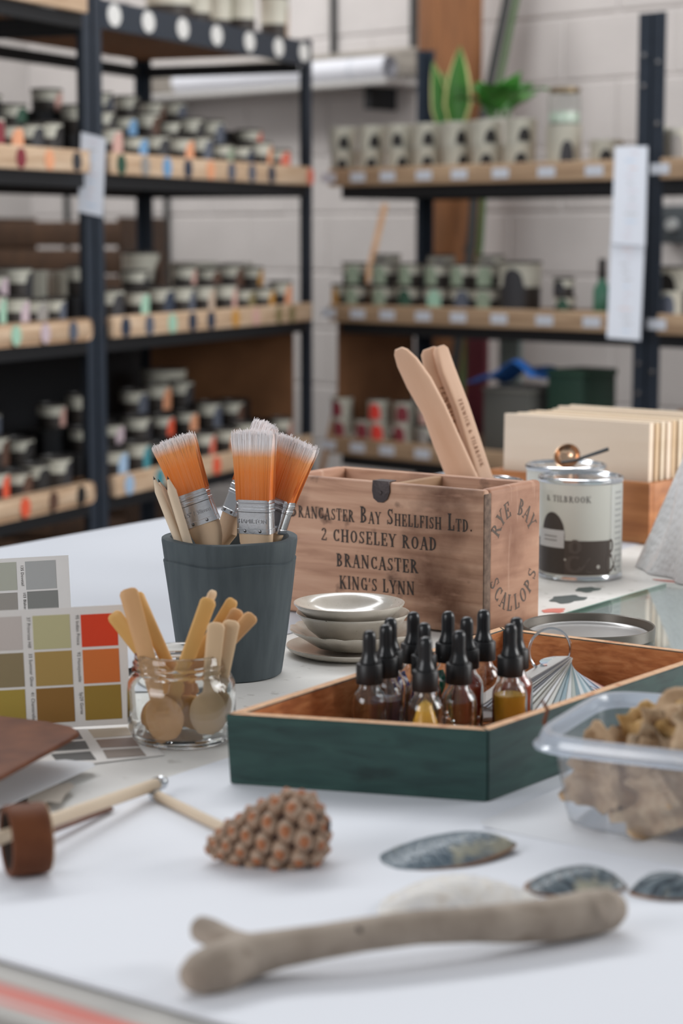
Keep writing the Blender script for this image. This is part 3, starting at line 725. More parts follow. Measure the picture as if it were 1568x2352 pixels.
# angled wooden strip and boards leaning
a, b = At(884, 470, 6.9), At(850, 612, 6.85); d = (b - a)
foot = a + d * ((a.z) / (a.z - b.z)); foot.z = 0.003
sl = MB().tube([a - foot, Vector((0, 0, 0))], .014, 4); o = sl.build('wood_strip', ramp_mat('pale_strip', [sr(196, 150, 112), sr(214, 172, 134)], (1, 1, 6), 3), None, foot, smooth=0)
tag(o, 'thin orange-brown wooden strip leaning behind the far rack', 'wood strip')
def slab(name, lab, cat, px0, px1, ytop, Y, z0, material, th=.02, rot=None, ybot=None):
    p = At((px0 + px1) / 2, ytop, Y); w_ = (px1 - px0) / F * Y * 1.1; h = p.z - z0
    return tag(MB().box(-w_ / 2, w_ / 2, 0, th, 0, h).build(name, material, None, (p.x, p.y, z0), (0, 0, QA if rot is None else rot), bevel=.002), lab, cat)
slab('leaning_board', 'dark maroon painted board standing behind the far rack', 'board', 1066, 1118, 755, 6.62, 0, mat('maroon_board', sr(110, 44, 56), .6))
slab('leaning_board', 'pale grey-green painted board standing behind the far rack', 'board', 1142, 1196, 752, 6.50, 0, mat('teal_board', sr(128, 140, 138), .6))
zs3 = LR[2] - .012
gbx = At(1306, 855, 5.70)
bx = thing('green_box', 'dark green box on the lower shelf of the far rack', 'box', (gbx.x, gbx.y + .10, zs3 + .0005), QA)
MB().box(-.062, .062, 0, .16, 0, gbx.z - zs3 - .02).build('body', mat('box_green', sr(38, 66, 54), .6), bx, bevel=.003)
MB().box(-.065, .065, -.003, .163, gbx.z - zs3 - .0195, gbx.z - zs3).build('lid', mat('box_green_lid', sr(46, 76, 62), .6), bx, bevel=.003)
# blue cloth heaped over a grey carton
gc = At(1165, 905, 5.86)
ct = thing('grey_carton', 'low grey carton under the blue cloth on the far rack', 'box', (gc.x, gc.y + .05, zs3 + .0005), QA)
MB().box(-.085, .085, 0, .2, 0, gc.z - zs3).build('body', mat('carton_grey', sr(92, 92, 88), .7), ct, bevel=.003)
MB().box(-.088, .088, -.003, .203, gc.z - zs3 + .0005, gc.z - zs3 + .012).build('lid', mat('carton_lid', sr(120, 118, 112), .7), ct, bevel=.003)
def cloth2(a, b):
    x = (a - .5) * .235; y = (b - .3) * .17
    z = .012 + .068 * math.exp(-((x - .04) / .085) ** 2) * (1 - .3 * b) + .006 * math.sin(x * 48 + y * 30) + .005 * math.sin(y * 55 + x * 20 + 1)
    return (x, y, max(z, .003))
tag(MB().grid(34, 20, cloth2).build('blue_cloth', mat('blue_cloth', sr(48, 112, 196), .7), None, (gc.x + .01, gc.y + .06, gc.z + .0135), (0, 0, QA), smooth=70, solid=.002), 'crumpled bright blue cloth lying on the far rack', 'cloth')
# right edge: socket box, stacked boards
pb = At(1552, 515, 6.4)
sx = along(rackC, 1552, 515, .96)
sb = thing('switch_box', 'grey electric switch box on the wall at the right edge', 'switch box', (QX, QY, 0), QA)
MB().box(sx - .05, sx + .06, .945, 1.0, pb.z - .06, pb.z + .06).build('box', mat('switch_grey', sr(74, 80, 84), .5), sb, bevel=.006)
MB().lathe([(0, .02), (.018, .02), (.02, 0)], 16, 0, Matrix.Translation((sx, .945, pb.z)) @ Matrix.Rotation(PI / 2, 4, 'X')).build('switch', mat('switch_light', sr(170, 172, 172), .4), sb)
for k, (nm, col, z0, h_) in enumerate((('dark', (60, 54, 50), 0, .06), ('brown', (104, 88, 74), .0605, .05), ('white', (206, 204, 198), .111, .028), ('orange-brown', (168, 110, 62), .1395, .018))):
    cpos = Matrix.Translation(rackD.location) @ Matrix.Rotation(QA, 4, 'Z') @ Vector((.06, .06, zs3 + z0 + .0008))
    tag(MB().box(0, .30, 0, .28, 0, h_ - .0005).build('storage_carton', mat('carton_' + nm, sr(*col), .7), None, cpos, (0, 0, QA), bevel=.003),
        f'{nm} flat carton in the pile at right edge, lower far shelf', 'carton')
for i, (px, c, lv, h_) in enumerate(((1540, 'slate', 1, .07), (1500, 'cream', 0, .1), (1555, 'grey', 0, .09))):
    x = along(rackD, px, 545, .08)
    rack_pot(rackD, x, .08, LR[lv] - .012, .4, .036, h_, c, f"paint pot with {c} patch on the {['upper', 'middle'][lv]} shelf at the right edge", None, kind='plain')
x = along(rackD, 1556, 545, .12)
big(rackD, 1556, .2, LR[1] - .012, .055, .135, 'dark paint tin behind the slate pot at right edge', 'black', 'two')
# dark crates stored behind the left racks
dcm = ramp_mat('dark_crate', [sr(62, 44, 32), sr(84, 60, 42)], (10, 10, 3), 3)
MBx = At(118, 520, 7.35)
for k in range(3):
    o = thing('slatted_crate', f"dark brown slatted crate behind the left rack, {['bottom', 'middle', 'top'][k]} of pile", 'crate', (MBx.x, MBx.y, .425 * k), RA - PI / 2 + .1)
    for s in range(4): MB().box(-.27, .27, -.01, .01, .02 + .1 * s, .105 + .1 * s).build('slat', dcm, o, bevel=.003)
    for s in range(4): MB().box(-.27, .27, .39, .41, .02 + .1 * s, .105 + .1 * s).build('slat', dcm, o, bevel=.003)
    for sx_ in (-.26, .26): MB().box(sx_ - .01, sx_ + .01, .011, .389, 0, .42).build('end', dcm, o)
# ================================================================== things on the table
def loft(secs, n=16, power=4.0, mi=0, mb=None, M=None, cap=True):
    """stack of rounded-rectangle sections (z, half width, half depth, x offset, y offset)"""
    mb = mb or MB(); vs, fs = [], []
    for s in secs:
        z, hw, hd = s[:3]; ox = s[3] if len(s) > 3 else 0; oy = s[4] if len(s) > 4 else 0
        for j in range(n):
            th = 2 * PI * (j + .5) / n; c, q = math.cos(th), math.sin(th)
            vs.append((ox + hw * math.copysign(abs(c) ** (2 / power), c), oy + hd * math.copysign(abs(q) ** (2 / power), q), z))
    for i in range(len(secs) - 1):
        for j in range(n):
            j2 = (j + 1) % n; fs.append((i * n + j, i * n + j2, (i + 1) * n + j2, (i + 1) * n + j))
    if cap: fs.append(tuple(range(n - 1, -1, -1))); fs.append(tuple((len(secs) - 1) * n + j for j in range(n)))
    return mb.add(vs, fs, mi, M)
def on_plane(M, px, py, axis=1, val=0.0):
    """where the pixel's line of sight meets the plane local[axis] = val of matrix M, in local coordinates"""
    Mi = M.inverted(); o = Mi @ Vector((0, 0, EYE)); d = Mi.to_3x3() @ ray(px, py)
    return o + d * ((val - o[axis]) / d[axis])
FACE = Matrix.Rotation(PI / 2, 4, 'X')          # lettering stood upright on a face that looks along -y

# ------------------------------------------------------------------ crate with lettering
cFR = G(1108, 1467); cFL = Vector((-.0694, 2.385, 0)); cA = math.atan2(cFR.y - cFL.y, cFR.x - cFL.x)
cL, cD, cH, cT = .278, .125, .1635, .0125
ce = Vector((math.cos(cA), math.sin(cA))); corner = Vector((cFR.x, cFR.y)) - ce * cL
CM = Matrix.Translation((corner.x, corner.y, T)) @ Matrix.Rotation(cA, 4, 'Z')
crate_m = ramp_mat('crate_wood', [sr(164, 122, 98), sr(190, 148, 122), sr(204, 164, 138)], (2.2, 8, 26), 3.4, rough=.6, bump=.12, distort=.6,
                   second=[(sr(96, 58, 38), (7, 7, 9), .54, .70, 6.9), (sr(72, 42, 28), (26, 5, 30), .6, .72, 4.2), (sr(190, 148, 124), (16, 10, 60), .58, .72, 9.1)])
crate_e = ramp_mat('crate_end_wood', [sr(158, 112, 88), sr(180, 134, 108), sr(192, 148, 122)], (8, 3, 22), 3.4, rough=.6, bump=.12,
                   second=[(sr(140, 94, 70), (9, 9, 12), .54, .7, 2.6), (sr(200, 160, 136), (30, 60, 8), .6, .72, 6.6)])
crate_in = ramp_mat('crate_inner', [sr(150, 116, 86), sr(182, 148, 116)], (3, 3, 20), 3, rough=.7)
worn = ramp_mat('crate_worn', [sr(88, 70, 60), sr(132, 108, 92)], (30, 30, 30), 4, rough=.8)
cr = thing('wooden_crate', 'old wooden shellfish crate with black stencilled lettering behind the plates', 'crate', (corner.x, corner.y, T + .0014), cA)
fp = MB().box(0, cL, 0, cT, .001, cH).build('front_panel', crate_m, cr, bevel=.0035, seg=3)
MB().box(0, cL - .0138, cD - cT, cD, .001, cH - .002).build('back_panel', crate_m, cr, bevel=.003)
ep = MB().box(cL - .0135, cL + .0002, cT + .0003, cD, .0, cH + .0003).build('end_panel', [crate_e], cr, bevel=.005, seg=3)
MB().box(-.0005, .013, cT + .0005, cD - cT - .0005, 0, cH - .001).build('end_panel', crate_e, cr, bevel=.003)
MB().box(.0135, cL - .014, cT + .0005, cD - cT - .0005, .001, .011).build('base', crate_in, cr)
dx = on_plane(CM, 934, 1102, 2, cH).x
MB().box(dx - .005, dx + .006, cT + .0003, cD - cT - .0003, .012, cH - .003).build('divider', crate_in, cr, bevel=.002)
MB().box(dx + .0065, cL - .014, cD * .52, cD * .52 + .008, .012, cH - .012).build('divider', crate_in, cr, bevel=.002)
MB().box(.0135, dx - .0055, cD * .52, cD * .52 + .008, .012, cH - .016).build('divider', crate_in, cr, bevel=.002)
MB().box(cL - .004, cL + .0006, .0012, cT + .003, .003, cH - .004).build('worn_edge', worn, cr, bevel=.0015)
stencil = ramp_mat('stencil_ink', [sr(48, 44, 42), sr(70, 62, 58)], (40, 40, 40), 4, rough=.8, bump=0)
def line_on_crate(text, xl, yl, xr, yr, hpx, small):
    a, b = on_plane(CM, xl, yl), on_plane(CM, xr, yr); mid = (a + b) / 2; width = abs(b.x - a.x); size = hpx / 2010
    nat = sum((FONT[c.upper()][0] + .06) * (size * small if c.islower() else size) for c in text)
    tilt = math.atan2(b.z - a.z, b.x - a.x)
    write(text, size, stencil, fp, Matrix.Translation((mid.x, -.0005, mid.z - size / 2)) @ Matrix.Rotation(-tilt * .6, 4, 'Y') @ FACE, small=small, squash=width / nat, rough_jitter=.0003)
line_on_crate('Brancaster Bay Shellfish Ltd.', 666, 1172, 1088, 1205, 38, .74)
line_on_crate('2 CHOSELEY ROAD', 737, 1229, 1006, 1253, 30, 1)
line_on_crate('BRANCASTER', 772, 1289, 962, 1303, 31, 1)
line_on_crate("KING'S LYNN", 779, 1341, 954, 1353, 31, 1)
stencil2 = ramp_mat('stencil_faded', [sr(84, 72, 66), sr(112, 96, 86)], (40, 40, 40), 4, rough=.8, bump=0)
EM = Matrix(((0, 0, 1, cL + .0004), (1, 0, 0, cD * .52), (0, 1, 0, 0), (0, 0, 0, 1)))
write_arc('RYE BAY', .0185, stencil2, ep, Matrix.Translation((0, 0, .094)) @ EM, .045, PI / 2, math.radians(118), True, .95)
write_arc('SCALLOPS', .0185, stencil2, ep, Matrix.Translation((0, 0, .074)) @ EM, .044, -PI / 2, math.radians(136), False, .95)
# iron clasp
k = on_plane(CM, 876, 1120)
iron = mat('old_iron', sr(74, 66, 66), .5, .5, bump=.3, bscale=200)
cp = [(-.011, -.004), (.011, -.004), (.012, .0), (.0125, .008), (.009, .017), (.003, .021), (-.004, .021), (-.010, .017), (-.012, .008)]
clp = MB().prism([(x, -y) for x, y in cp], 0, .0018, 0, Matrix.Translation((k.x, -.0005, cH - .002)) @ FACE).build('clasp', iron, cr, bevel=.0006)
MB().box(k.x - .0105, k.x + .0105, -.0015, cT + .002, cH + .0003, cH + .0018).build('clasp', iron, cr, bevel=.0005)
MB().lathe([(0, .0016), (.0022, .001), (.0026, 0)], 10, 0, Matrix.Translation((k.x, -.0022, cH - .012)) @ FACE).build('rivet', iron, clp)

# ------------------------------------------------------------------ dark pot with brushes and pencils
pc = G(530, 1546)
pot_m = ramp_mat('slate_pot', [sr(62, 70, 74), sr(71, 79, 83), sr(77, 85, 88)], (30, 30, 4), 3, rough=.72, bump=.14, bdist=.002, spec=.3)
bp = thing('brush_pot', 'dark slate grey painted pot holding brushes and pencils', 'pot', (pc.x, pc.y, T))
hP = .1415
def potwob(r, z, a): return (r * (1 + .006 * math.sin(3 * a + z * 30) + .003 * math.sin(7 * a)), z + (.0012 * math.sin(5 * a + 1) if .11 < z < .13 and r > .06 else .0005 * math.sin(4 * a)) if z > .02 else z)
MB().lathe([(0, .0), (.0495, .0), (.0515, .0015), (.0525, .006), (.0585, .05), (.0635, .09), (.0668, .1165), (.0672, .1185), (.0655, .1198), (.0664, .122), (.0685, .1375), (.0683, .1405), (.0668, .1415), (.0600, .1412), (.0585, .1395),
            (.0565, .11), (.046, .014), (0, .012)], 72, wob=potwob).build('pot', pot_m, bp, smooth=40)
wood_h = ramp_mat('brush_wood', [sr(196, 166, 134), sr(212, 184, 154)], (12, 12, 2), 3, rough=.55, bump=.03)
fer_m = mat('ferrule_steel', sr(196, 197, 200), .24, 1.0, bump=.04, bscale=300)
bri_m = gradient_mat('bristle_tip', [(0, sr(204, 98, 20)), (.55, sr(230, 124, 40)), (.78, sr(236, 164, 104)), (.92, sr(240, 224, 216)), (1, sr(244, 240, 240))], 'Z', .03, .092, (sr(188, 104, 40), (420, 60, 2), .55), .45, .05)
bri_m2 = gradient_mat('bristle_strand', [(0, sr(214, 112, 28)), (.55, sr(238, 140, 52)), (.78, sr(240, 166, 96)), (.92, sr(244, 232, 226)), (1, sr(246, 244, 246))], 'Z', .03, .092, (sr(246, 200, 164), (600, 60, 1), .18), .4, .06)
nail_m = mat('nail', sr(120, 120, 122), .3, 1.0)
emb = mat('embossed', sr(150, 150, 153), .32, 1.0)
def brush(label, A, B, facing, w=.019, d=.0075, blen=.056, text=None, seed=0, flare=1.2):
    """paint brush: A = middle of the ferrule's lower edge, B = middle of the bristle ends"""
    M = frame(A, B - A, facing); L = (B - A).length; fh = .034; rg = random.Random(seed)
    t = thing_m('paint_brush', label, 'paint brush', M, 'brushes in the dark pot')
    loft([(-.105, .006, .004), (-.1, .0085, .005), (-.07, .0095, .0055), (-.045, .0075, .0055), (-.03, .0085, .006), (-.018, .014, .0068), (-.009, w * .93, d * .9), (0.0005, w * .97, d * .95)], 20, 3.2).build('handle', wood_h, t)
    fe = loft([(0, w, d), (.0045, w, d), (.005, w * .985, d * .96), (.0215, w * .985, d * .96), (.0222, w * 1.012, d * 1.05), (.0245, w * 1.012, d * 1.05), (.0252, w * .99, d * .97), (.0275, w * .99, d * .97), (.0282, w * 1.012, d * 1.05),
               (.0305, w * 1.012, d * 1.05), (.0312, w * .985, d * .96), (fh, w * .985, d * .96)], 28, 7.0).build('ferrule', fer_m, t, smooth=25)
    for sx_ in (-.45, .45):
        MB().lathe([(0, .0012), (.0012, .0009), (.0017, 0)], 10, 0, Matrix.Translation((sx_ * w, -d * 1.0, .0028)) @ FACE).build('nail', nail_m, fe)
    z1 = L
    loft([(fh - .002, w * .95, d * .86), (fh + .2 * (z1 - fh), w * .98, d * .85), (fh + .6 * (z1 - fh), w * (1 + (flare - 1) * .55), d * .8), (z1 - .010, w * flare * .985, d * .74), (z1 - .003, w * flare * .98, d * .66)], 28, 5).build('bristle_core', bri_m, t)
    mb = MB()
    for i in range(1500):
        s = rg.uniform(-1, 1); side = rg.choice((-1, 1, 0)); yy = (rg.uniform(-1, 1) if side == 0 else side * rg.uniform(.9, 1.0))
        if side and rg.random() < .12: s = math.copysign(1, s)
        zt = z1 + rg.gauss(0, .0016) - .002 * yy * yy - .0018 * s * s
        p0 = Vector((s * w * .955, yy * d * .87, fh - .001)); p1 = Vector((s * w * (1 + (flare - 1) * .5), yy * d * .82, fh + .55 * (z1 - fh)))
        p2 = Vector((s * w * flare + rg.gauss(0, .0005), yy * d * .72 + rg.gauss(0, .0006), zt))
        vs = []
        for p, r in ((p0, .00024), (p1, .00028), (p2, .00024)):
            vs += [p + Vector((r, 0, 0)), p + Vector((-r * .5, r * .87, 0)), p + Vector((-r * .5, -r * .87, 0))]
        mb.add(vs, [(0, 1, 4, 3), (1, 2, 5, 4), (2, 0, 3, 5), (3, 4, 7, 6), (4, 5, 8, 7), (5, 3, 6, 8)])
    bo = mb.build('bristles', bri_m2, t, smooth=0, fixn=False); bo['kind'] = 'stuff'
    if text:
        print_text(text, .0062, emb, fe, Matrix.Translation((0, -d * .985, .0125)) @ FACE, extrude=.0003)
    return t
Yp = pc.y
brush('wide brush leaning left, steel ferrule stamped with its size', At(467, 1203, Yp - .012), At(397, 1008, Yp - .004), Vector((-.28, -1, .0)), w=.0175, text='1.5" / 38mm', seed=1, flare=1.26)
brush('wide upright brush in the middle, ferrule stamped with a name', At(588, 1224, Yp - .018), At(583, 990, Yp - .018), Vector((-.42, -1, .0)), w=.0185, d=.0085, text='HAMILTON', seed=2, flare=1.17)
brush('brush leaning right, ferrule seen from its narrow side', At(616, 1214, Yp + .006), At(682, 1010, Yp + .004), Vector((-.55, -.85, 0)), w=.0185, d=.0085, seed=3, flare=1.3)
brush('rear brush leaning right behind the middle brush, mostly hidden', At(533, 1182, Yp + .030), At(612, 972, Yp + .035), Vector((-.75, -.66, 0)), w=.012, d=.0075, seed=4, flare=1.15)
pen_m = ramp_mat('pencil_wood', [sr(206, 184, 158), sr(222, 204, 180)], (10, 10, 2), 3, rough=.6, bump=0)
lead_m = mat('graphite', sr(48, 46, 48), .4, .3)
def pencil(label, A, B, r=.0046, cone=.016, name='pencil', group='pencils in the dark pot', cat='pencil', sides=6, matl=None, tip=True):
    """A = blunt end, B = pointed end"""
    L = (B - A).length; t = thing_m(name, label, cat, frame(A, B - A, Vector((0, -1, 0))), group)
    MB().lathe([(0, 0), (r * .95, 0), (r, .0008), (r, L - cone), (r * .98, L - cone + .0006)] + ([(r * .24, L - .0035)] if tip else [(r * .9, L - cone + .001), (0, L - cone + .001)]), 24 if sides != 6 else 12).build('shaft', matl or pen_m, t, smooth=30)
    if tip: MB().lathe([(r * .26, L - .004), (r * .22, L - .0032), (0.0001, L)], 10).build('lead', lead_m, t)
    return t
for i, (lab, x0, y0, dy0, x1, y1, dy1) in enumerate((('leftmost unpainted pencil standing in the dark pot', 352, 1094, -.026, 414, 1250, -.026), ('unpainted pencil between two others in the dark pot', 363, 1100, -.012, 424, 1250, -.012),
                                                    ('unpainted pencil nearest the left brush in the dark pot', 384, 1093, -.036, 432, 1250, -.030))):
    B = At(x0, y0, Yp + dy0); A = At(x1, y1, Yp + dy1); d = (A - B).normalized()
    pencil(lab, B + d * .135, B)

# ------------------------------------------------------------------ jar of wooden spoons
jc = G(418, 1698)
jr = thing('spoon_jar', 'squat clear glass jar full of wooden spoons beside the tray', 'jar', (jc.x, jc.y, T))
jglass = glass_mat('jar_glass', (.975, .985, .98, 1), .42, .015, .05)
prof = [(.0405, .004), (.0445, .0065), (.0472, .012), (.0478, .02), (.0478, .046), (.0470, .053), (.0440, .0585), (.0418, .0600), (.0408, .0612), (.0418, .0628), (.0436, .0640), (.0436, .0655), (.0420, .0665), (.0412, .0680), (.0428, .0695), (.0428, .0708), (.0412, .072), (.0408, .0775), (.0400, .0792), (.0388, .0785), (.0384, .076)]
jreal = mat('jar_clear', (.975, .99, .985, 1), .0, 0, .5, 1.0, 1.47)
inner_j = [(.0372, .079), (.0376, .060), (.0395, .0575), (.0440, .052), (.0452, .046), (.0452, .016), (.043, .0095), (.036, .0078), (0, .0072)]
outer_j = [(0, .0012), (.036, .0008), (.0385, 0), (.0415, .001), (.0430, .0030), (.0425, .0042), (.0440, .0050)] + prof[1:-2] + [(.0388, .0796)]
MB().lathe(outer_j + inner_j, 96).build('glass_wall', jreal, jr, smooth=50)
thick = mat('thick_glass', (.93, .97, .95, 1), .03, 0, .5, 1.0, 1.46)
sp_m = [ramp_mat('spoon_wood%d' % i, [sr(*c) for c in cc], (14, 14, 2), 3, rough=.5, bump=.04) for i, cc in enumerate((((196, 146, 96), (214, 168, 118)), ((206, 154, 84), (222, 176, 108)), ((212, 178, 138), (224, 194, 158))))]
def spoon(label, top, bot, facing, hw=.0052, m=0, th=.0022, bowl=.0155, L2=.044):
    d = top - bot; L = d.length; t = frame(bot, d, facing)
    secs = []
    for i in range(15):
        f = i / 14; z = L2 * f; s = bowl * math.sqrt(max(0.02, 1 - ((f - .42) / .46) ** 2)) if f < .86 else 0
        s = max(s, hw * (.8 + .5 * (1 - f)) if f > .6 else .002); secs.append((z, s, .0011 + .0004 * f, 0, .0050 * math.sin(PI * min(f / .9, 1)) ))
    for f in (.45, .6, .8, .93): secs.append((L * f, hw * (.86 + .2 * f), th * .9, 0, 0))
    secs += [(L - .004, hw * 1.06, th), (L - .0012, hw * .85, th * .8), (L, hw * .5, th * .5)]
    secs.sort(key=lambda q: q[0])
    o = loft(secs, 16, 2.8).build('wooden_spoon', sp_m[m], None, smooth=50); put_m(o, t)
    return tag(o, label, 'spoon', 'wooden spoons in the glass jar')
J = lambda x, y, z: Vector((jc.x + x, jc.y + y, T + .0085 + z))
Yj = jc.y
spoon('broad wooden spoon leaning left, its bowl facing front in the jar', At(293, 1352, Yj - .006), J(-.008, -.035, 0), Vector((-.1, -1, .1)), .0080, 0, bowl=.0168)
spoon('wooden spoon with flared end, leaning furthest left in jar', At(258, 1408, Yj + .004), J(.018, -.004, 0), Vector((-.5, -1, 0)), .0075, 1)
spoon('wooden spoon leaning left tight behind the broad one', At(312, 1362, Yj + .008), J(.012, .010, 0), Vector((.6, -1, 0)), .006, 1)
spoon('thin wooden spoon, tallest of those leaning right', At(491, 1356, Yj + .012), J(-.024, -.004, 0), Vector((.9, -.5, 0)), .0056, 2)
spoon('honey coloured wooden spoon leaning right before the tallest', At(481, 1374, Yj - .004), J(-.018, -.020, 0), Vector((.35, -1, 0)), .0070, 1)
spoon('narrow wooden spoon leaning right, third from the left', At(537, 1376, Yj + .020), J(-.026, -.012, 0), Vector((.5, -1, 0)), .0056, 1)
spoon('wooden spoon leaning right behind two pale ends', At(548, 1400, Yj + .010), J(-.012, .020, 0), Vector((.5, -1, 0)), .0064, 0)
spoon('wooden spoon leaning furthest right over the jar rim', At(582, 1412, Yj + .004), J(-.032, .002, 0), Vector((.4, -1, 0)), .0066, 0)
spoon('pale flat-ended wooden spoon, left of the pale pair', At(497, 1430, Yj - .024), J(.022, -.022, .002), Vector((.1, -1, 0)), .0074, 2)
spoon('pale flat-ended wooden spoon, right of the pale pair', At(532, 1425, Yj - .016), J(.026, -.012, .002), Vector((.2, -1, 0)), .0074, 2)

# ------------------------------------------------------------------ plates and bowls
stone = ramp_mat('stoneware', [sr(186, 178, 166), sr(200, 192, 180), sr(208, 200, 190)], (20, 20, 20), 2, rough=.22, bump=0, coat=.35, second=[(sr(72, 60, 48), 330, .70, .74), (sr(120, 104, 88), 700, .68, .74)])
pcn = G(808, 1500)
def plate(label, z, prof, wob=None, name='plate', cat='plate', dx=0, dy=0, n=72):
    o = MB().lathe(prof, n, wob=wob).build(name, stone, None, (pcn.x + dx, pcn.y + dy, T + z), smooth=60)
    return tag(o, label, cat, 'stacked stoneware dishes')
plate('flat speckled plate at the bottom of the dish stack', 0, [(0, .001), (.040, .0), (.058, .0012), (.068, .0055), (.0705, .0085), (.0700, .0098), (.067, .0092), (.058, .006), (.042, .0045), (0, .0045)])
sc = lambda r, z, a: (r * (1 + (.022 * abs(math.sin(9 * a)) if r > .045 else 0)), z + (.0014 * abs(math.sin(9 * a)) if r > .05 else 0))
plate('scalloped shallow dish second from the bottom of the stack', .0065, [(0, .001), (.032, 0), (.044, .003), (.058, .012), (.069, .0185), (.0695, .0200), (.068, .0202), (.056, .0145), (.042, .0055), (0, .0040)], sc, n=144, dx=.004)
plate('speckled bowl just under the topmost bowl', .0125, [(0, .001), (.026, 0), (.034, .003), (.048, .015), (.0575, .0285), (.0605, .0310), (.0603, .0325), (.0585, .0325), (.052, .024), (.036, .0075), (0, .0045)], name='bowl', cat='bowl', dx=.001)
plate('shallow speckled bowl on top of the dish stack', .0335, [(0, .001), (.030, 0), (.040, .0025), (.0525, .0135), (.0588, .0208), (.0590, .0222), (.0575, .0225), (.050, .0155), (.036, .0055), (0, .0042)], name='bowl', cat='bowl', dx=-.003, dy=-.002)

# ------------------------------------------------------------------ paint tins
def cyl_add(mb, src, r, mi=0):
    mb.add([(r * math.sin(x / r), -r * math.cos(x / r), z) for (x, z) in src[0]], src[1], mi)
tin_white = mat('tin_white', sr(208, 207, 198), .4)
lab_dk = mat('label_dark', sr(78, 68, 62), .5)
lab_sw = mat('label_swirl', sr(92, 82, 76), .5)
def big_tin(label, p, lid=True, printed=False, r=.0548, h=.1305):
    t = thing('paint_tin', label, 'paint tin', (p.x, p.y, T + .0014), -math.atan2(p.x, p.y))
    MB().lathe([(0, .002), (r * .98, .002), (r * .98, 0), (r * 1.005, 0), (r * 1.005, .004), (r * .985, .006)], 64).build('bottom_rim', steel, t, smooth=40)
    MB().lathe([(r * .984, .0055), (r * .984, h - .006)] + ([(r * .95, h - .006), (r * .95, .01), (0, .01)] if not lid else []), 64, [0] if lid else [0, 1, 1, 1]).build('body', [tin_white, mat('tin_inside', sr(88, 84, 82), .4, .6)], t, smooth=40, fixn=False)
    MB().lathe([(r * .985, h - .0065), (r * 1.01, h - .0055), (r * 1.02, h - .003), (r * 1.015, h), (r * .985, h + .0008), (r * .965, h), (r * .95, h - .004), (r * .90, h - .004)], 64).build('rim', steel, t, smooth=50)
    if lid: MB().lathe([(r * .955, h - .002), (r * .93, h - .0008), (r * .9, h - .003), (r * .84, h - .0035), (r * .82, h - .002), (0, h - .002)], 64).build('lid', steel, t, smooth=50)
    if printed:
        rr = r * .984
        def curved(name, pts_fn, nu, nv, material, lift, parent=t):
            return MB().grid(nu, nv, lambda a, b: (lambda th, z: ((rr + lift) * math.sin(th), -(rr + lift) * math.cos(th), z))(*pts_fn(a, b))).build(name, material, parent, smooth=60, fixn=False)
        lb = curved('dark_label', lambda a, b: (-1.5 + a * (.78 + 1.5), .0075 + b * .0445), 40, 2, lab_dk, .0003)
        curved('label_arch', lambda a, b: (-.74 + (a - .5) * .72, .0075 + b * (.050 + .030 * math.sqrt(max(0, 1 - (2 * a - 1) ** 2)))), 26, 4, mat('label_arch', sr(66, 57, 52), .5), .0005, lb)
        curved('sticker', lambda a, b: (-1.25 + a * .86, .042 + b * .023), 14, 2, mat('tin_sticker', sr(206, 204, 204), .6), .0008, lb)
        for q in range(2): curved('printed_line', lambda a, b, q=q: (-1.0 + a * .42, .0505 + q * .005 + b * .0018), 8, 2, mat('faint_ink', sr(150, 146, 146), .6), .001, lb)
        cs = curved('contents_strip', lambda a, b: (.80 + a * .62, .0075 + b * .115), 14, 2, mat('tin_strip', sr(214, 214, 208), .5), .0003)
        for q in range(14): curved('printed_line', lambda a, b, q=q: (.94 + a * .3, .014 + q * .0075 + b * .003), 6, 2, mat('strip_ink', sr(184, 184, 180), .6), .0006, cs)
        def wrap_text(text, size, mid_x, z, material, lift, sq=1.0, parent=t, name='letter'):
            tot = sum((FONT[c][0] + .06) * size * sq for c in text); x = mid_x - tot / 2
            for c in text:
                if c != ' ':
                    g = glyph_mesh(c); m2 = MB(); m2.f = g.f; m2.m = g.m
                    m2.v = [((rr + lift) * math.sin((x + vx * size * sq) / rr), -(rr + lift) * math.cos((x + vx * size * sq) / rr), z + vy * size) for vx, vy, vz in g.v]
                    m2.build(name, material, parent, smooth=0, fixn=False)
                x += (FONT[c][0] + .06) * size * sq
        wrap_text('& TILBROOK', .0082, -.0185, .1015, mat('tin_ink', sr(116, 112, 108), .6), .0004)
        wrap_text('PAINT MAKERS'.replace('PAINT MAKERS', ''), .003, 0, .096, ink_m, .0004)
        wrap_text('&', .046, -.001, .0095, lab_sw, .0006, 1.05, lb)
        wrap_text('&', .046, .046, .0095, lab_sw, .0006, .55, lb)
        for (th, z, rad) in ((-.36, .0275, .0016), (.44, .0185, .0026)):
            curved('printed_mark', lambda a, b, th=th, z=z, rad=rad: (th + (a - .5) * 2 * rad / rr, z + (b - .5) * 2 * rad * (1 - (2 * a - 1) ** 2) ** .5), 9, 3, mat('mark_light', sr(190, 186, 178), .6), .0009, lb)
    return t
tin1 = G(1331, 1322); tin2 = G(1331, 1322).copy(); sc2 = 200 / 188
tin2 = Vector(((1301 - 784) / F * 2.80, 2.79, T)); tin3 = Vector(((1102 - 784) / F * 2.62, 2.60, T))
big_tin('cream paint tin with dark printed label, right of the crate', tin1, printed=True)
big_tin('second cream paint tin behind, a brass spoon on its lid', tin2)
big_tin('open paint tin behind the crate holding stirring sticks', tin3, lid=False)
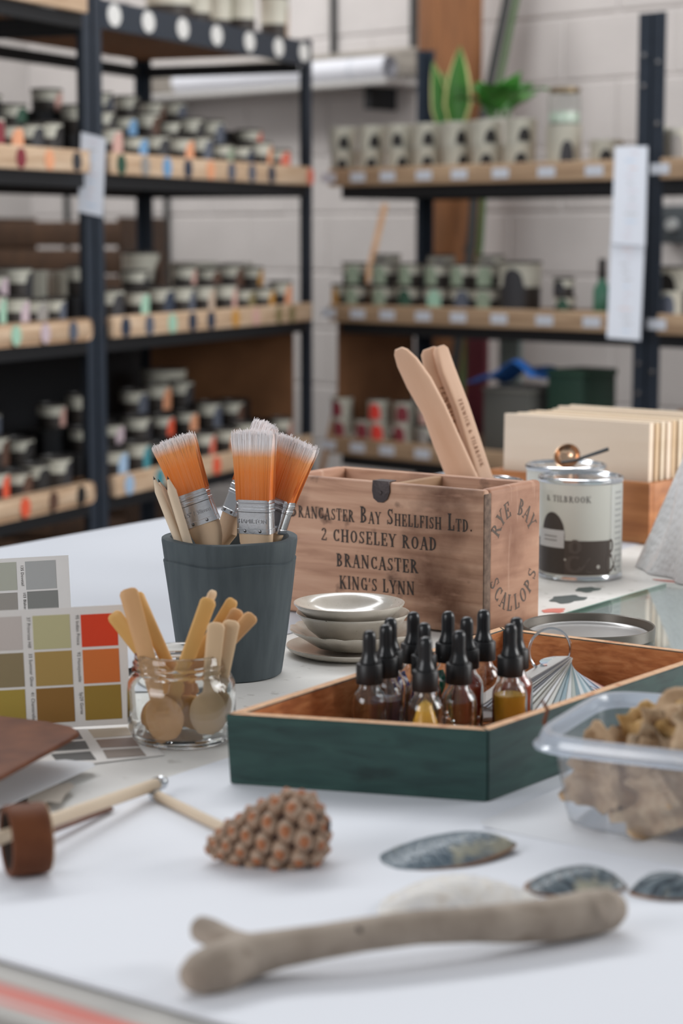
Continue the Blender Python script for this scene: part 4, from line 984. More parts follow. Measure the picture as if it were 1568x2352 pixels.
# brass spoon on the rear tin
zt = T + .1305
bs = thing('brass_spoon', 'brass spoon with dark handle resting on the rear tin lid', 'spoon', (tin2.x, tin2.y, zt))
brass = mat('brass', sr(226, 190, 160), .22, 1.0)
a = At(1303, 1047, tin2.y - .01)
sbm = MB().lathe([(0, -.010), (.009, -.009), (.016, -.003), (.0185, .004), (.017, .0045), (.0145, -.001), (.008, -.0065), (0, -.0075)], 28)
sbm.build('bowl', brass, bs, (a.x - tin2.x, -.01, .012), (math.radians(62), 0, math.radians(-20)), smooth=60)
h0, h1 = At(1318, 1058, tin2.y - .02), At(1397, 1031, tin2.y - .03)
MB().tube([Vector((h.x - tin2.x, h.y - tin2.y, h.z - zt)) for h in (At(1288, 1062, tin2.y - .02), h0, h0.lerp(h1, .5), h1)], [.003, .0035, .004, .0045], 10, flat=.6).build('handle', mat('spoon_handle', sr(62, 64, 66), .35, .3), bs)
# stirring sticks standing in the open tin
beech = ramp_mat('beech', [sr(202, 160, 130), sr(216, 178, 150), sr(224, 190, 164)], (10, 10, 1.2), 3, rough=.55, bump=.04)
engr = mat('engraved', sr(128, 84, 56), .8)
FONT['W'] = (1.1, [('d', .13, 1, .36, 0, .17), ('d', .36, 0, .55, .9, .07), ('d', .55, .9, .76, 0, .17), ('d', .76, 0, .96, 1, .07), ('r', 0, .94, .28, 1), ('r', .84, .94, 1.08, 1)])
def stirrer(label, top, bot, facing, prof, th, text=None, tsize=.008, side=False):
    M = frame(bot, top - bot, facing); L = (top - bot).length
    t = thing_m('stirring_stick', label, 'stirring stick', M, 'stirring sticks in the open tin')
    s = loft([(L - q, w_, th * k_, o_) for q, w_, o_, k_ in reversed(prof + [(L, prof[-1][1], prof[-1][2], 1)])], 20, 5).build('shaft', beech, t, smooth=40)
    if text:
        Mt = (Matrix.Translation((th * 0 + prof[3][1] * 0, -th - .0004, L * .62)) if not side else Matrix.Translation((0, 0, 0))) @ FACE @ Matrix.Rotation(-PI / 2, 4, 'Z') @ Matrix.Translation((0, -tsize / 2, 0))
        write(text, tsize, engr, s, Mt, spacing=.12)
    return t
ty = tin3.y
pr1 = [(0, .005, -.006, .6), (.005, .009, -.005, .9), (.02, .0135, -.003, 1), (.05, .0165, 0, 1), (.09, .0158, .003, 1), (.13, .0175, .001, 1), (.17, .0185, 0, 1)]
pr2 = [(0, .008, 0, .7), (.005, .0125, 0, 1), (.03, .0145, -.001, 1), (.08, .0140, .002, 1), (.13, .0150, .001, 1), (.17, .0155, 0, 1)]
stirrer('blank beech stirring stick leaning left in the open tin', At(925, 797, ty - .055), Vector((tin3.x + .034, ty - .010, T + .0125)), Vector((-.25, -1, 0)), pr1, .0048)
stirrer('engraved stirring stick in the middle, partly hidden', At(985, 800, ty - .008), Vector((tin3.x + .030, ty + .008, T + .0125)), Vector((.25, -1, 0)), pr2, .0040, 'FENWICK & TILBROOK', .0085)
stirrer('engraved stirring stick rightmost in the open tin', At(1008, 796, ty - .012), Vector((tin3.x + .046, ty - .002, T + .0125)), Vector((.75, -1, 0)), [(a_, b_ * .8, c_, d_) for a_, b_, c_, d_ in pr2], .0058, 'FENWICK & TILBROOK', .0060)

# ------------------------------------------------------------------ box of wood panels
bFR = G(1489, 1253); bA = math.radians(-40); be = Vector((math.cos(bA), math.sin(bA))); bL, bD, bH = .285, .24, .0885
bo_ = Vector((bFR.x, bFR.y)) - be * bL
BM = Matrix.Translation((bo_.x, bo_.y, T + .0014)) @ Matrix.Rotation(bA, 4, 'Z')
box_w = ramp_mat('box_wood', [sr(150, 92, 50), sr(174, 112, 66), sr(188, 128, 80)], (2, 8, 20), 3, rough=.5, bump=.06)
wb = thing('wooden_box', 'open brown wooden box holding pale panels behind the tins', 'box', (bo_.x, bo_.y, T + .0014), bA)
MB().box(0, bL, 0, .011, 0, bH).build('front_board', box_w, wb, bevel=.0012)
MB().box(0, bL, bD - .011, bD, 0, bH).build('back_board', box_w, wb, bevel=.0012)
for x in (0, bL - .011): MB().box(x, x + .011, .0112, bD - .0112, 0, bH).build('side_board', box_w, wb, bevel=.0012)
MB().box(.0112, bL - .0112, .0112, bD - .0112, .001, .008).build('base', box_w, wb)
ply = [ramp_mat('ply%d' % i, [sr(*c) for c in cc], (1.2, 20, 14), 2.5, rough=.6, bump=.03) for i, cc in enumerate((((222, 202, 180), (230, 212, 192)), ((204, 176, 142), (216, 190, 158)), ((218, 200, 174), (228, 212, 190))))]
zp1 = on_plane(BM, 1165, 947, 1, .03).z; x_l = on_plane(BM, 1162, 1000, 1, .03).x
zp2 = on_plane(BM, 1490, 968, 1, .03).z
for i in range(12):
    y = .020 + i * .0162
    o = MB().box(0, bL - .016 - max(x_l, .012) , 0, .0085 if i % 3 else .011, 0, zp1 - .0095 + random.uniform(-.003, .002)).build('wood_sample', ply[i % 3], None, smooth=30, bevel=.0006, seg=1)
    put_m(o, BM @ Matrix.Translation((max(x_l, .012) + random.uniform(-.001, .002), y, .0085)) @ Matrix.Rotation(math.radians(-1.0), 4, 'X'))
    tag(o, f'pale wood sample panel in the wooden box, {ORD[i]} from the front', 'wood panel', 'wood sample panels in the box')

# ------------------------------------------------------------------ bubble wrap bundle
wc = Vector((.548, 2.675, T + .0012))
def wrap(a, b):
    th = 2 * PI * a; z = .40 * b ** 1.1
    r = .146 * (1 - .62 * b) + .012 * math.sin(5 * th + 6 * b) * (1 - b) + .006 * math.sin(11 * th + 3)
    return (r * math.cos(th) + .03 * b, r * math.sin(th) * .9 + .02 * b, z)
bw_m = mat('bubble_wrap', sr(224, 224, 226), .3, spec=.6, coat=.3)
m, nt = bw_m, bw_m.node_tree
vo = nt.nodes.new('ShaderNodeTexVoronoi'); vo.inputs['Scale'].default_value = 110; tcn = nt.nodes.new('ShaderNodeTexCoord'); bmp = nt.nodes.new('ShaderNodeBump')
bmp.inputs['Strength'].default_value = .3; bmp.inputs['Distance'].default_value = .006; bmp.invert = True
nt.links.new(tcn.outputs['Object'], vo.inputs['Vector']); nt.links.new(vo.outputs['Distance'], bmp.inputs['Height']); nt.links.new(bmp.outputs['Normal'], nt.nodes['Principled BSDF'].inputs['Normal'])
wbm = MB().grid(64, 30, wrap); wbm.add([wrap(i / 63, 1) for i in range(63)], [tuple(range(63))])
tag(wbm.build('bubble_wrap', bw_m, None, wc, smooth=70), 'bundle of white bubble wrap at the right edge of the table', 'bubble wrap')

# ------------------------------------------------------------------ upturned tin lid
lc = G(1351, 1462, .006)
lid_o = thing('tin_lid', 'large upturned grey tin lid lying behind the tray', 'lid', (lc.x, lc.y, T + .0058))
lm_ = mat('lid_enamel', sr(112, 106, 98), .35, .3); li_ = mat('lid_inner', sr(176, 174, 172), .3, .4)
MB().lathe([(0, 0), (.070, 0), (.0722, .0015), (.0726, .0125), (.0718, .0135), (.0705, .0125), (.0690, .0035), (.0665, .0030)], 80).build('rim', lm_, lid_o, smooth=40)
MB().lathe([(.0663, .0030), (.065, .0052), (.0635, .0050), (.061, .0024), (0, .0022)], 80).build('disc', li_, lid_o, smooth=40)

# ------------------------------------------------------------------ green tray
hT = .061
tq = {'FL': G(517, 1640, hT), 'FR': G(1121, 1678, hT), 'BL': G(1147, 1440, hT), 'BR': G(1647, 1502, hT)}
q0 = tq['FL']; taper = .985
tcx = sum((tq[k] for k in tq), Vector()) / 4
ty_ = thing('green_tray', 'dark green painted wooden tray holding dropper bottles', 'tray', (tcx.x, tcx.y, T + SH))
loc2 = {k: Vector((tq[k].x - tcx.x, tq[k].y - tcx.y, 0)) for k in tq}
green = ramp_mat('tray_green', [sr(28, 52, 50), sr(38, 66, 62), sr(46, 76, 70)], (6, 6, 30), 3, rough=.42, bump=.12, distort=.8, second=[(sr(20, 36, 34), (18, 18, 40), .6, .75, 2.2)])
t_in = ramp_mat('tray_inside', [sr(160, 96, 54), sr(190, 122, 72), sr(208, 144, 92)], (16, 16, 60), 3, rough=.75, bump=.35, distort=.4)
t_top = ramp_mat('tray_edge', [sr(206, 158, 120), sr(226, 186, 150)], (40, 40, 40), 3, rough=.8, bump=.3, second=[(sr(178, 104, 60), (60, 60, 30), .6, .7)])
def inner(k, d):
    o, nb = loc2[k], {'FL': ('FR', 'BL'), 'FR': ('FL', 'BR'), 'BL': ('FL', 'BR'), 'BR': ('BL', 'FR')}[k]
    e1, e2 = (loc2[nb[0]] - o).normalized(), (loc2[nb[1]] - o).normalized()
    s = abs(e1.cross(e2).z); return o + (e1 + e2) * (d / s)
zt_ = hT - SH
for nm, a, b in (('front_board', 'FL', 'FR'), ('back_board', 'BL', 'BR'), ('side_board', 'FL', 'BL'), ('side_board', 'FR', 'BR')):
    A, B, A2, B2 = loc2[a], loc2[b], inner(a, .0105), inner(b, .0105)
    if nm == 'side_board':            # butts between the long boards
        dirn = (B - A).normalized(); A, A2, B, B2 = A + dirn * .0003, A2, B - dirn * .0003, B2
    sh_ = .986
    vs = [A * sh_, B * sh_, B2 * sh_, A2 * sh_] + [p + Vector((0, 0, zt_)) for p in (A, B, B2, A2)]
    o = MB().add(vs[:], [(0, 3, 2, 1)], 0).add(vs, [(0, 1, 5, 4), (0, 4, 7, 3), (1, 2, 6, 5)], 0).add(vs, [(4, 5, 6, 7)], 2).add(vs, [(2, 3, 7, 6)], 1)
    me = o.mesh(nm, [green, t_in, t_top], smooth=0, fixn=False)
    bm = bmesh.new(); bm.from_mesh(me); bmesh.ops.remove_doubles(bm, verts=bm.verts[:], dist=1e-6); bmesh.ops.recalc_face_normals(bm, faces=bm.faces[:])
    bmesh.ops.bevel(bm, geom=bm.edges[:], offset=.0009, segments=2, affect='EDGES'); bm.to_mesh(me); bm.free(); put(nm, me, ty_)
fl4 = [inner(k, .0108) * .985 for k in ('FL', 'FR', 'BR', 'BL')]
MB().prism([(p.x, p.y) for p in fl4], .001, .005).build('base', t_in, ty_)

# ------------------------------------------------------------------ dropper bottles
bglass = glass_mat('bottle_glass', (.965, .975, .98, 1), .35, .02, .06)
rub = mat('black_rubber', sr(20, 21, 24), .28, spec=.6)
capm = mat('black_cap', sr(22, 22, 24), .42)
BR_ = .0152
spec = [('empty brownish dropper bottle, front left of the tray', 848, 1452, (150, 112, 78), .004, 0), ('dropper bottle with dark violet liquid behind the front left one', 886, 1436, (74, 64, 84), .038, 0),
        ('mostly hidden dropper bottle at the left tray wall', 868, 1421, (120, 110, 112), .01, 0), ('dropper bottle streaked with cobalt blue', 919, 1405, (38, 66, 170), .05, 1),
        ('dropper bottle half hidden behind the yellow one', 974, 1434, (140, 120, 110), .01, 0), ('dropper bottle with bright yellow pigment, front middle', 977, 1467, (240, 190, 72), .036, 2),
        ('dropper bottle with emerald green residue at the back', 1029, 1408, (30, 150, 124), .03, 1), ('dropper bottle with black sediment, front right of middle', 1054, 1452, (50, 38, 34), .010, 0),
        ('dropper bottle coated rust red, left of the two red ones', 1071, 1420, (172, 72, 50), .052, 3), ('clear empty dropper bottle with the rearmost tall bulb', 1110, 1404, (180, 176, 176), .006, 0),
        ('dropper bottle half full of amber oil, rightmost in front', 1172, 1436, (214, 164, 44), .041, 0), ('dropper bottle coated rust red behind the amber one', 1186, 1422, (172, 70, 52), .054, 3)]
ztop = .1095; pts = [G(px, py, ztop) for _, px, py, *_ in spec]
for _ in range(60):                                  # keep the bottles from standing in one another
    for i in range(len(pts)):
        for j in range(i):
            dv = pts[i] - pts[j]; dv.z = 0
            if dv.length < 2 * BR_ + .0006:
                k = (2 * BR_ + .0008 - dv.length) / 2; n_ = dv.normalized(); n_.x *= .3; n_ = n_.normalized() * (1 if n_.length else 1)
                pts[i] += n_ * k; pts[j] -= n_ * k
    for p in pts:
        u_, v_ = uv(p); lim = -1.030 + .0165 + BR_
        if u_ < lim: sft = TM.to_3x3() @ Vector((lim - u_, 0, 0)); p.x += sft.x; p.y += sft.y
gprof = [(.0, .001), (BR_ * .9, .0008), (BR_ * .98, .003), (BR_, .006), (BR_, .040), (BR_ * .97, .0445), (BR_ * .82, .0495), (BR_ * .62, .0525), (.0086, .0545), (.0084, .0645)]
g_in = [(.0072, .0645), (.0072, .0545), (BR_ * .58, .0515), (BR_ * .76, .0488), (BR_ * .88, .0445), (BR_ * .91, .040), (BR_ * .91, .0055), (BR_ * .82, .0030), (0, .0026)]
breal = mat('bottle_clear', (.97, .98, .985, 1), .0, 0, .5, 1.0, 1.46)
g_me = MB().lathe(gprof + g_in, 40).mesh('glass_body', breal, smooth=60)
cap_w = lambda r, z, a: (r * (1 + .014 * (1 if int(a / (2 * PI) * 72) % 2 else -1)) if r > .0105 and .058 < z < .0735 else r, z)
cap_me = MB().lathe([(.0090, .0575), (.0110, .0575), (.0112, .0585), (.0112, .0735), (.0106, .0745), (.0078, .0748), (.0075, .0752), (0, .0752)], 72, wob=cap_w).mesh('cap', capm, smooth=45)
bulb_me = MB().lathe([(.0082, .0745), (.0082, .0768), (.0074, .0785), (.0062, .082), (.0058, .086), (.0058, .0945), (.0056, .0985), (.0048, .1012), (.0030, .1026), (0, .1032)], 28).mesh('rubber_bulb', rub, smooth=60)
pip_me = MB().tube([(0, 0, .016), (0, 0, .06)], .0026, 10, cap=False).mesh('pipette', bglass)
for (lab, px, py, col, lvl, kind), p in zip(spec, pts):
    t = thing('dropper_bottle', lab, 'bottle', (p.x, p.y, T + SH + .0052), random.uniform(0, 6), 'dropper bottles in the green tray')
    put('glass_body', g_me, t); put('cap', cap_me, t); put('rubber_bulb', bulb_me, t); put('pipette', pip_me, t)
    lqm = mat('liquid_%d_%d' % (px, py), sr(*col), .25, trans=0)
    r = BR_ * .895
    if kind == 3: pf = [(0, .0032), (r * .85, .0032), (r, .0075), (r, .040), (r * .95, .0445), (r * .78, .048), (.0066, .053), (.0064, .058), (0, .058)]
    elif kind == 2: pf = [(0, .0032), (r * .85, .0032), (r, .0075), (r, lvl * .55), (r * .8, lvl * .8), (r * .4, lvl * 1.25), (0, lvl * 1.4)]
    elif kind == 1: pf = [(r, .004), (r, lvl)]
    else: pf = [(0, .0032), (r * .85, .0032), (r, .0075), (r, lvl), (0, lvl)]
    if kind == 1:
        mb = MB()
        for s in range(5):
            a0 = s * 1.3; mb.grid(5, 10, lambda a, b, a0=a0: ((r - .0003 * 0) * math.cos(a0 + a * .45 + .3 * math.sin(b * 5 + s)), r * math.sin(a0 + a * .45 + .3 * math.sin(b * 5 + s)), .004 + b * .044))
        lq = mb.build('paint_residue', lqm, t, fixn=False); lq['kind'] = 'stuff'
    else: MB().lathe(pf, 32).build('liquid', lqm, t, smooth=40)

# ------------------------------------------------------------------ ring of colour swatches in the tray
pv = G(1277, 1514, .050)
fan = thing('swatch_fan', 'fanned colour swatch strips on a steel ring inside the tray', 'swatch fan', pv)
rc = At(1262, 1493, pv.y + .004) - pv; rg_ = .0205
MB().tube([(rc.x + rg_ * math.cos(a) * .97, rc.y + rg_ * math.cos(a) * .25, rc.z + rg_ * math.sin(a)) for a in [2 * PI * i / 40 for i in range(40)]], .0013, 8, closed=True).build('ring', steel, fan)
fcols = [(206, 204, 200), (176, 176, 180), (150, 150, 156), (212, 212, 210), (188, 186, 180), (120, 122, 130), (214, 214, 214), (200, 200, 192), (170, 168, 160), (222, 222, 222), (206, 206, 198), (150, 168, 172), (132, 160, 170), (218, 220, 218), (176, 184, 176),
         (120, 148, 156), (222, 226, 226), (150, 178, 188), (206, 220, 226), (104, 136, 150), (214, 222, 232), (188, 206, 226), (86, 96, 128), (222, 226, 234), (236, 200, 186), (228, 184, 168), (152, 92, 98), (140, 78, 88)]
nF = len(fcols)
st_me = {}
for i, c in enumerate(fcols):
    f = i / (nF - 1); th = math.radians(-150 + 128 * f ** 1.2)
    m_ = mat('swatch_%d_%d_%d' % c, sr(*c), .5)
    mb = MB().box(-.006, .098, -.0145, .0145, 0, .0004)
    o = mb.build('swatch_strip', m_, fan, smooth=0)
    o.matrix_local = Matrix.Translation((0, 0, -.004 + .0009 * (nF / 2 - i) * .3)) @ Matrix.Rotation(th, 4, 'Z') @ Matrix.Rotation(math.radians(21), 4, 'Y') @ Matrix.Rotation(math.radians(12 - 18 * f), 4, 'X')

# ------------------------------------------------------------------ plastic tub with dried leaves
tA = math.radians(-26); exx = Vector((math.cos(tA), math.sin(tA), 0)); eyy = Vector((-math.sin(tA), math.cos(tA), 0))
fl_ = G(1203, 1688, .078); hx, hy = .115, .094
tc_ = Vector((fl_.x, fl_.y, 0)) + exx * (hx - .004) + eyy * (hy - .004)
zb0 = SH + .0013
tub = thing('plastic_tub', 'clear plastic food tub full of dried leaves at right', 'tub', (tc_.x, tc_.y, T + zb0), tA)
plas = glass_mat('tub_plastic', (.93, .95, .975, 1), .62, .12, .06, .13, (.80, .86, .95, 1))
plas_r = glass_mat('tub_rim_plastic', (.88, .91, .95, 1), .6, .16, .08, .42, (.80, .86, .95, 1))
hz = .073
loft([(.0008, hx - .034, hy - .034), (.0, hx - .030, hy - .030), (.004, hx - .0235, hy - .0235), (.012, hx - .0215, hy - .0215), (.055, hx - .0145, hy - .0145), (.062, hx - .0135, hy - .0135)], 64, 6, cap=False).build('wall', plas, tub, smooth=60)
mb = loft([(.0008, hx - .034, hy - .034), (.00081, .001, .001)], 64, 6, cap=False); mb.build('floor_panel', plas, tub, smooth=60)
loft([(.0622, hx - .0133, hy - .0133), (.0625, hx - .003, hy - .003), (.0615, hx - .0005, hy - .0005), (.0635, hx, hy), (.0655, hx - .003, hy - .003), (.071, hx - .0045, hy - .0045), (.0735, hx - .006, hy - .006), (.0735, hx - .0115, hy - .0115), (.068, hx - .013, hy - .013), (.0625, hx - .0136, hy - .0136)], 64, 6, cap=False).build('rim', plas_r, tub, smooth=40)
leaf_ms = [ramp_mat('dry_leaf%d' % i, [sr(*c) for c in cc], (30, 30, 30), 3, rough=.8, bump=.4) for i, cc in enumerate((((168, 136, 104), (198, 168, 134)), ((182, 150, 118), (208, 182, 150)), ((124, 94, 70), (160, 126, 96)), ((176, 138, 84), (206, 170, 118))))]
def dry_leaf(seed, s):
    rg = random.Random(seed); p = [rg.uniform(0, 6) for _ in range(8)]
    def fn(a, b):
        th = 2 * PI * a; edge = 1 + .16 * math.sin(3 * th + p[0]) + .10 * math.sin(7 * th + p[1]) + .06 * math.sin(16 * th + p[2]) + .04 * math.sin(29 * th)
        rr = .02 + .98 * b; x, y = rr * edge * math.cos(th), rr * edge * math.sin(th)
        z = .40 * math.sin(2.6 * x + p[3]) * math.cos(2.1 * y + p[4]) + .15 * math.sin(6 * x + 4 * y + p[5]) + .09 * math.sin(11 * y - 5 * x + p[6]) + .035 * math.sin(25 * x + 19 * y) + .12 * rr * rr * math.sin(5 * th + p[7])
        return (x * s, y * s * .85, z * s)
    mb = MB(); n, m_ = 48, 14
    vs = [fn(i / n, j / (m_ - 1)) for j in range(m_) for i in range(n)]
    fs = [(j * n + i, j * n + (i + 1) % n, (j + 1) * n + (i + 1) % n, (j + 1) * n + i) for j in range(m_ - 1) for i in range(n)] + [tuple(range(n - 1, -1, -1))]
    return mb.add(vs, fs)
lspots = [(-.062, -.040, .038, .036, 1.2, .5, 0, 0), (-.015, -.050, .036, .044, 1.35, .1, .3, 1), (.045, -.048, .038, .046, 1.3, -.3, -.2, 0), (-.040, .010, .040, .046, .9, .5, 1.2, 2), (.030, .010, .042, .055, .7, .6, .4, 1), (.000, -.022, .058, .050, .9, .3, .2, 0),
          (.055, -.010, .066, .046, 1.1, .2, 2.0, 1), (.020, -.015, .078, .046, 1.0, -.2, .8, 1), (.050, .025, .088, .042, 1.0, .5, .1, 0), (-.030, -.015, .066, .034, .7, -.4, .6, 3), (.065, -.040, .080, .036, .8, .5, 1.4, 1), (-.012, .035, .052, .038, .6, .8, 2.6, 2)]
WHICH = ['at the tub\'s front left corner, curled upright', 'upright against the tub front wall, left of middle', 'upright against the tub front wall, to the right', 'dark one at the tub\'s left side', 'largest, in the tub\'s middle layer', 'spread across the middle of the tub',
         'right of the middle, near the rim', 'pale one heaped above the rim', 'topmost ragged one at the back', 'ochre one near the left rim', 'rising over the rim at the right edge', 'dark one at the back of the tub']
for i, (lx, ly, lz, s, rx, ry, rz, mi) in enumerate(lspots):
    o = dry_leaf(i + 3, s).build('dried_leaf', leaf_ms[mi], None, smooth=70)
    sm = o.modifiers.new('thickness', 'SOLIDIFY'); sm.thickness = .0006
    o.location = tub.location + Vector((exx.x * lx + eyy.x * ly, exx.y * lx + eyy.y * ly, lz)); o.rotation_euler = (rx, ry, rz + tA)
    tag(o, 'crumpled dried leaf ' + WHICH[i], 'dried leaf', 'dried leaves in the plastic tub')
o = MB().tube([(0, 0, 0), (-.002, .001, .012), (.002, 0, .022), (-.001, .002, .03)], [.0022, .0018, .0016, .001], 7).build('twig', mat('twig', sr(110, 64, 40), .7), None, At(1262, 1690, 1.55), (.2, -.2, 0))
tag(o, 'short dark red-brown twig poking over the tub corner', 'twig')

# ------------------------------------------------------------------ colour cards
card_w = mat('card_white', sr(224, 220, 216), .55)
txt_m = mat('card_ink', sr(70, 66, 62), .6)
def card_frame(p, ang, roll, lean):
    ex_ = Vector((math.cos(ang), math.sin(ang), 0)); up = Vector((0, 0, 1)); nrm = ex_.cross(up)
    ez = (up * math.cos(lean) - nrm * math.sin(lean)); x2 = ex_ * math.cos(roll) + ez * math.sin(roll); z2 = ez * math.cos(roll) - ex_ * math.sin(roll); y2 = z2.cross(x2)
    M = Matrix((x2, y2, z2)).transposed().to_4x4(); M.translation = p; return M
def card_panel(t, M, rel, x0, x1, z0, z1, sw, texts, panel='panel', tsize=.0042):
    pn = MB().box(x0, x1, 0, .0007, z0, z1).build(panel, card_w, t, smooth=0); pn.matrix_local = rel
    for (a, b, c, d, col) in sw:
        P, Q = on_plane(M, a, b), on_plane(M, c, d)
        xa, xb, za, zb = min(P.x, Q.x), max(P.x, Q.x), min(P.z, Q.z), max(P.z, Q.z)
        MB().box(max(xa, x0 + .002), xb, -.0003, .0002, max(za, z0 + .001), zb).build('swatch', mat('sw_%d_%d_%d' % col, sr(*col), .5), pn, smooth=0)
    for (px, py, s) in texts:
        P = on_plane(M, px, py)
        print_text(s, tsize, txt_m, pn, Matrix.Translation((P.x, -.0005, P.z)) @ FACE @ Matrix.Rotation(-PI / 2, 4, 'Z'), extrude=0)
cB = G(301, 1663, .0045); cBl = G(60, 1676, .0045)
angB = math.atan2(cB.y - cBl.y, cB.x - cBl.x)
KB = card_frame(cB, .10, math.radians(1.9), math.radians(5))
t = thing('colour_card', 'folded paint colour card standing in front with red and ochre swatches', 'colour card', (cB.x, cB.y, T))
sw = [(184.6, 1412, 271.6, 1482, (214, 62, 26)), (189, 1493, 276, 1566, (208, 112, 50)), (192.6, 1576, 280.6, 1650, (152, 122, 48)), (74, 1415, 163, 1488, (188, 182, 140)), (79, 1498, 168, 1572, (170, 140, 80)), (82.5, 1582, 172.6, 1657, (142, 102, 46)),
      (-45, 1420, 52, 1492, (196, 186, 180)), (-42, 1504, 57, 1577, (140, 124, 92)), (-38, 1588, 61, 1662, (164, 140, 60))]
card_panel(t, KB, Matrix.Translation((0, 0, -T)) @ Matrix.Translation((-cB.x, -cB.y, 0)) @ KB, -.170, 0, .0, .1085, sw, [(178, 1447, '95 Indian Prince'), (182, 1532, '92 Honeysuckle'), (187, 1615, 'Sp29 Gorse'), (66, 1453, '37 Primrose Hill'), (71, 1539, '33 Summer Glow'), (76, 1622, '41 Chanterelle')])
# the flap of the same card lying on the table
org = Vector((cB.x, cB.y, T))
def flat(name, px, z, material, parent, th=.0006):
    vs = [G(a, b, z) - org for a, b in px]; vs += [v + Vector((0, 0, th)) for v in vs]
    return MB().add(vs, [(3, 2, 1, 0), (4, 5, 6, 7), (0, 1, 5, 4), (1, 2, 6, 5), (2, 3, 7, 6), (3, 0, 4, 7)]).build(name, material, parent, smooth=0)
fp_ = flat('flap', [(-60, 1684), (301, 1664), (378, 1735), (-20, 1783)], .0006, card_w, t)
for px, c in (([(202, 1676), (291, 1670), (302, 1689), (216, 1695)], (196, 182, 164)), ([(220, 1700), (304, 1694), (320, 1714), (232, 1718)], (146, 128, 120)), ([(236, 1723), (321, 1718), (336, 1736), (246, 1742)], (134, 122, 114)),
              ([(90, 1684), (178, 1678), (190, 1697), (100, 1704)], (104, 100, 104)), ([(100, 1709), (195, 1702), (205, 1720), (110, 1726)], (96, 98, 100)), ([(118, 1733), (207, 1726), (221, 1745), (130, 1748)], (76, 78, 78))):
    flat('swatch', px, .0013, mat('sw_%d_%d_%d' % c, sr(*c), .5), fp_, .0003)
cA_ = Vector(((162 - 784) / F * 2.1, 2.08, T + .004))
KA = card_frame(cA_, .10, math.radians(2.2), math.radians(9))
ptr = on_plane(KA, 157, 1275); ang = 0
t = thing('colour_card', 'paint colour card with pale grey swatches standing behind the front card', 'colour card', (cA_.x, cA_.y, T))
card_panel(t, KA, Matrix.Translation((-cA_.x, -cA_.y, -T)) @ KA, ptr.x - .16, ptr.x, .0, ptr.z, [(57, 1290, 130.5, 1351, (168, 168, 166)), (62, 1359, 136, 1425, (128, 128, 124)), (-40, 1295, 40, 1355, (172, 172, 158)), (-36, 1365, 43, 1430, (150, 144, 136))],
           [(51, 1322, '135 Dovetail'), (57, 1385, '103 Blakeney')])

# ------------------------------------------------------------------ leather notebook, roll and pencils at left
lea = ramp_mat('leather', [sr(86, 46, 26), sr(100, 57, 34), sr(112, 66, 40)], (12, 12, 12), 3, rough=.6, spec=.2, bump=.12, bdist=.001)
lea_d = ramp_mat('leather_dark', [sr(84, 48, 34), sr(112, 68, 48)], (30, 30, 30), 3, rough=.5, bump=.1, bdist=.001)
sued = mat('suede', sr(52, 40, 34), .9, bump=.4, bscale=200)
no = G(60, 1745)
nb = thing('leather_notebook', 'brown leather notebook with loose white pages at left edge', 'notebook', no)
def slabp(name, px, z, th, material, bev=.001, seg=2, lifts=None):
    vs = [G(a, b, z + (lifts[i] if lifts else 0)) - no for i, (a, b) in enumerate(px)]; n = len(vs)
    mb = MB().add(vs + [v + Vector((0, 0, th)) for v in vs], [tuple(range(n - 1, -1, -1)), tuple(range(n, 2 * n))] + [(i, (i + 1) % n, n + (i + 1) % n, n + i) for i in range(n)])
    return mb.build(name, material, nb, bevel=bev, seg=seg)
slabp('cover', [(-190, 1900), (-190, 1625), (0, 1655), (110, 1668), (165, 1680), (183, 1693), (160, 1708), (80, 1752), (0, 1796)], .033, .0045, lea, .0018, 3)
slabp('page_block', [(-200, 1900), (-200, 1690), (20, 1706), (100, 1722), (40, 1752), (-40, 1800)], .010, .0215, mat('page_edges', sr(196, 188, 176), .8), .0006, 1)
slabp('loose_page', [(-150, 1905), (-100, 1790), (60, 1752), (150, 1746), (212, 1752), (219, 1760), (120, 1806), (30, 1846)], .0072, .0006, paper_m, .0002, 1)
slabp('back_cover', [(-190, 1960), (-190, 1760), (40, 1765), (110, 1775), (60, 1822), (-40, 1880)], .0008, .0045, lea_d, .0012, 2)
slabp('torn_page', [(60, 1838), (90, 1812), (160, 1798), (172, 1806), (150, 1826), (138, 1846), (110, 1842), (84, 1856)], .0058, .0005, mat('torn_paper', sr(172, 162, 150), .8), .0001, 1)
pA0, pA1 = G(78, 1898, .026), G(374, 1796, .0115)
axd = (pA1 - pA0).normalized()
rl = thing_m('leather_roll', 'rolled brown leather band holding a pencil, left edge', 'leather roll', frame(G(14, 1932, .0275), Vector((.93, .36, 0)), Vector((0, 0, 1))))
MB().lathe([(.0235, 0), (.0245, .001), (.0248, .004), (.0248, .024), (.0244, .027), (.0235, .028), (.0205, .0275), (.0203, .001), (.0212, 0), (.0235, 0)], 48).build('band', lea, rl, smooth=50)
MB().lathe([(.0202, .0008), (.0202, .0275)], 40).build('lining', sued, rl, fixn=False)
MB().lathe([(.0235, .0270), (.0240, .0278), (.0236, .0286), (.0230, .0280)], 48).build('stitching', mat('stitch', sr(176, 146, 112), .7), rl)
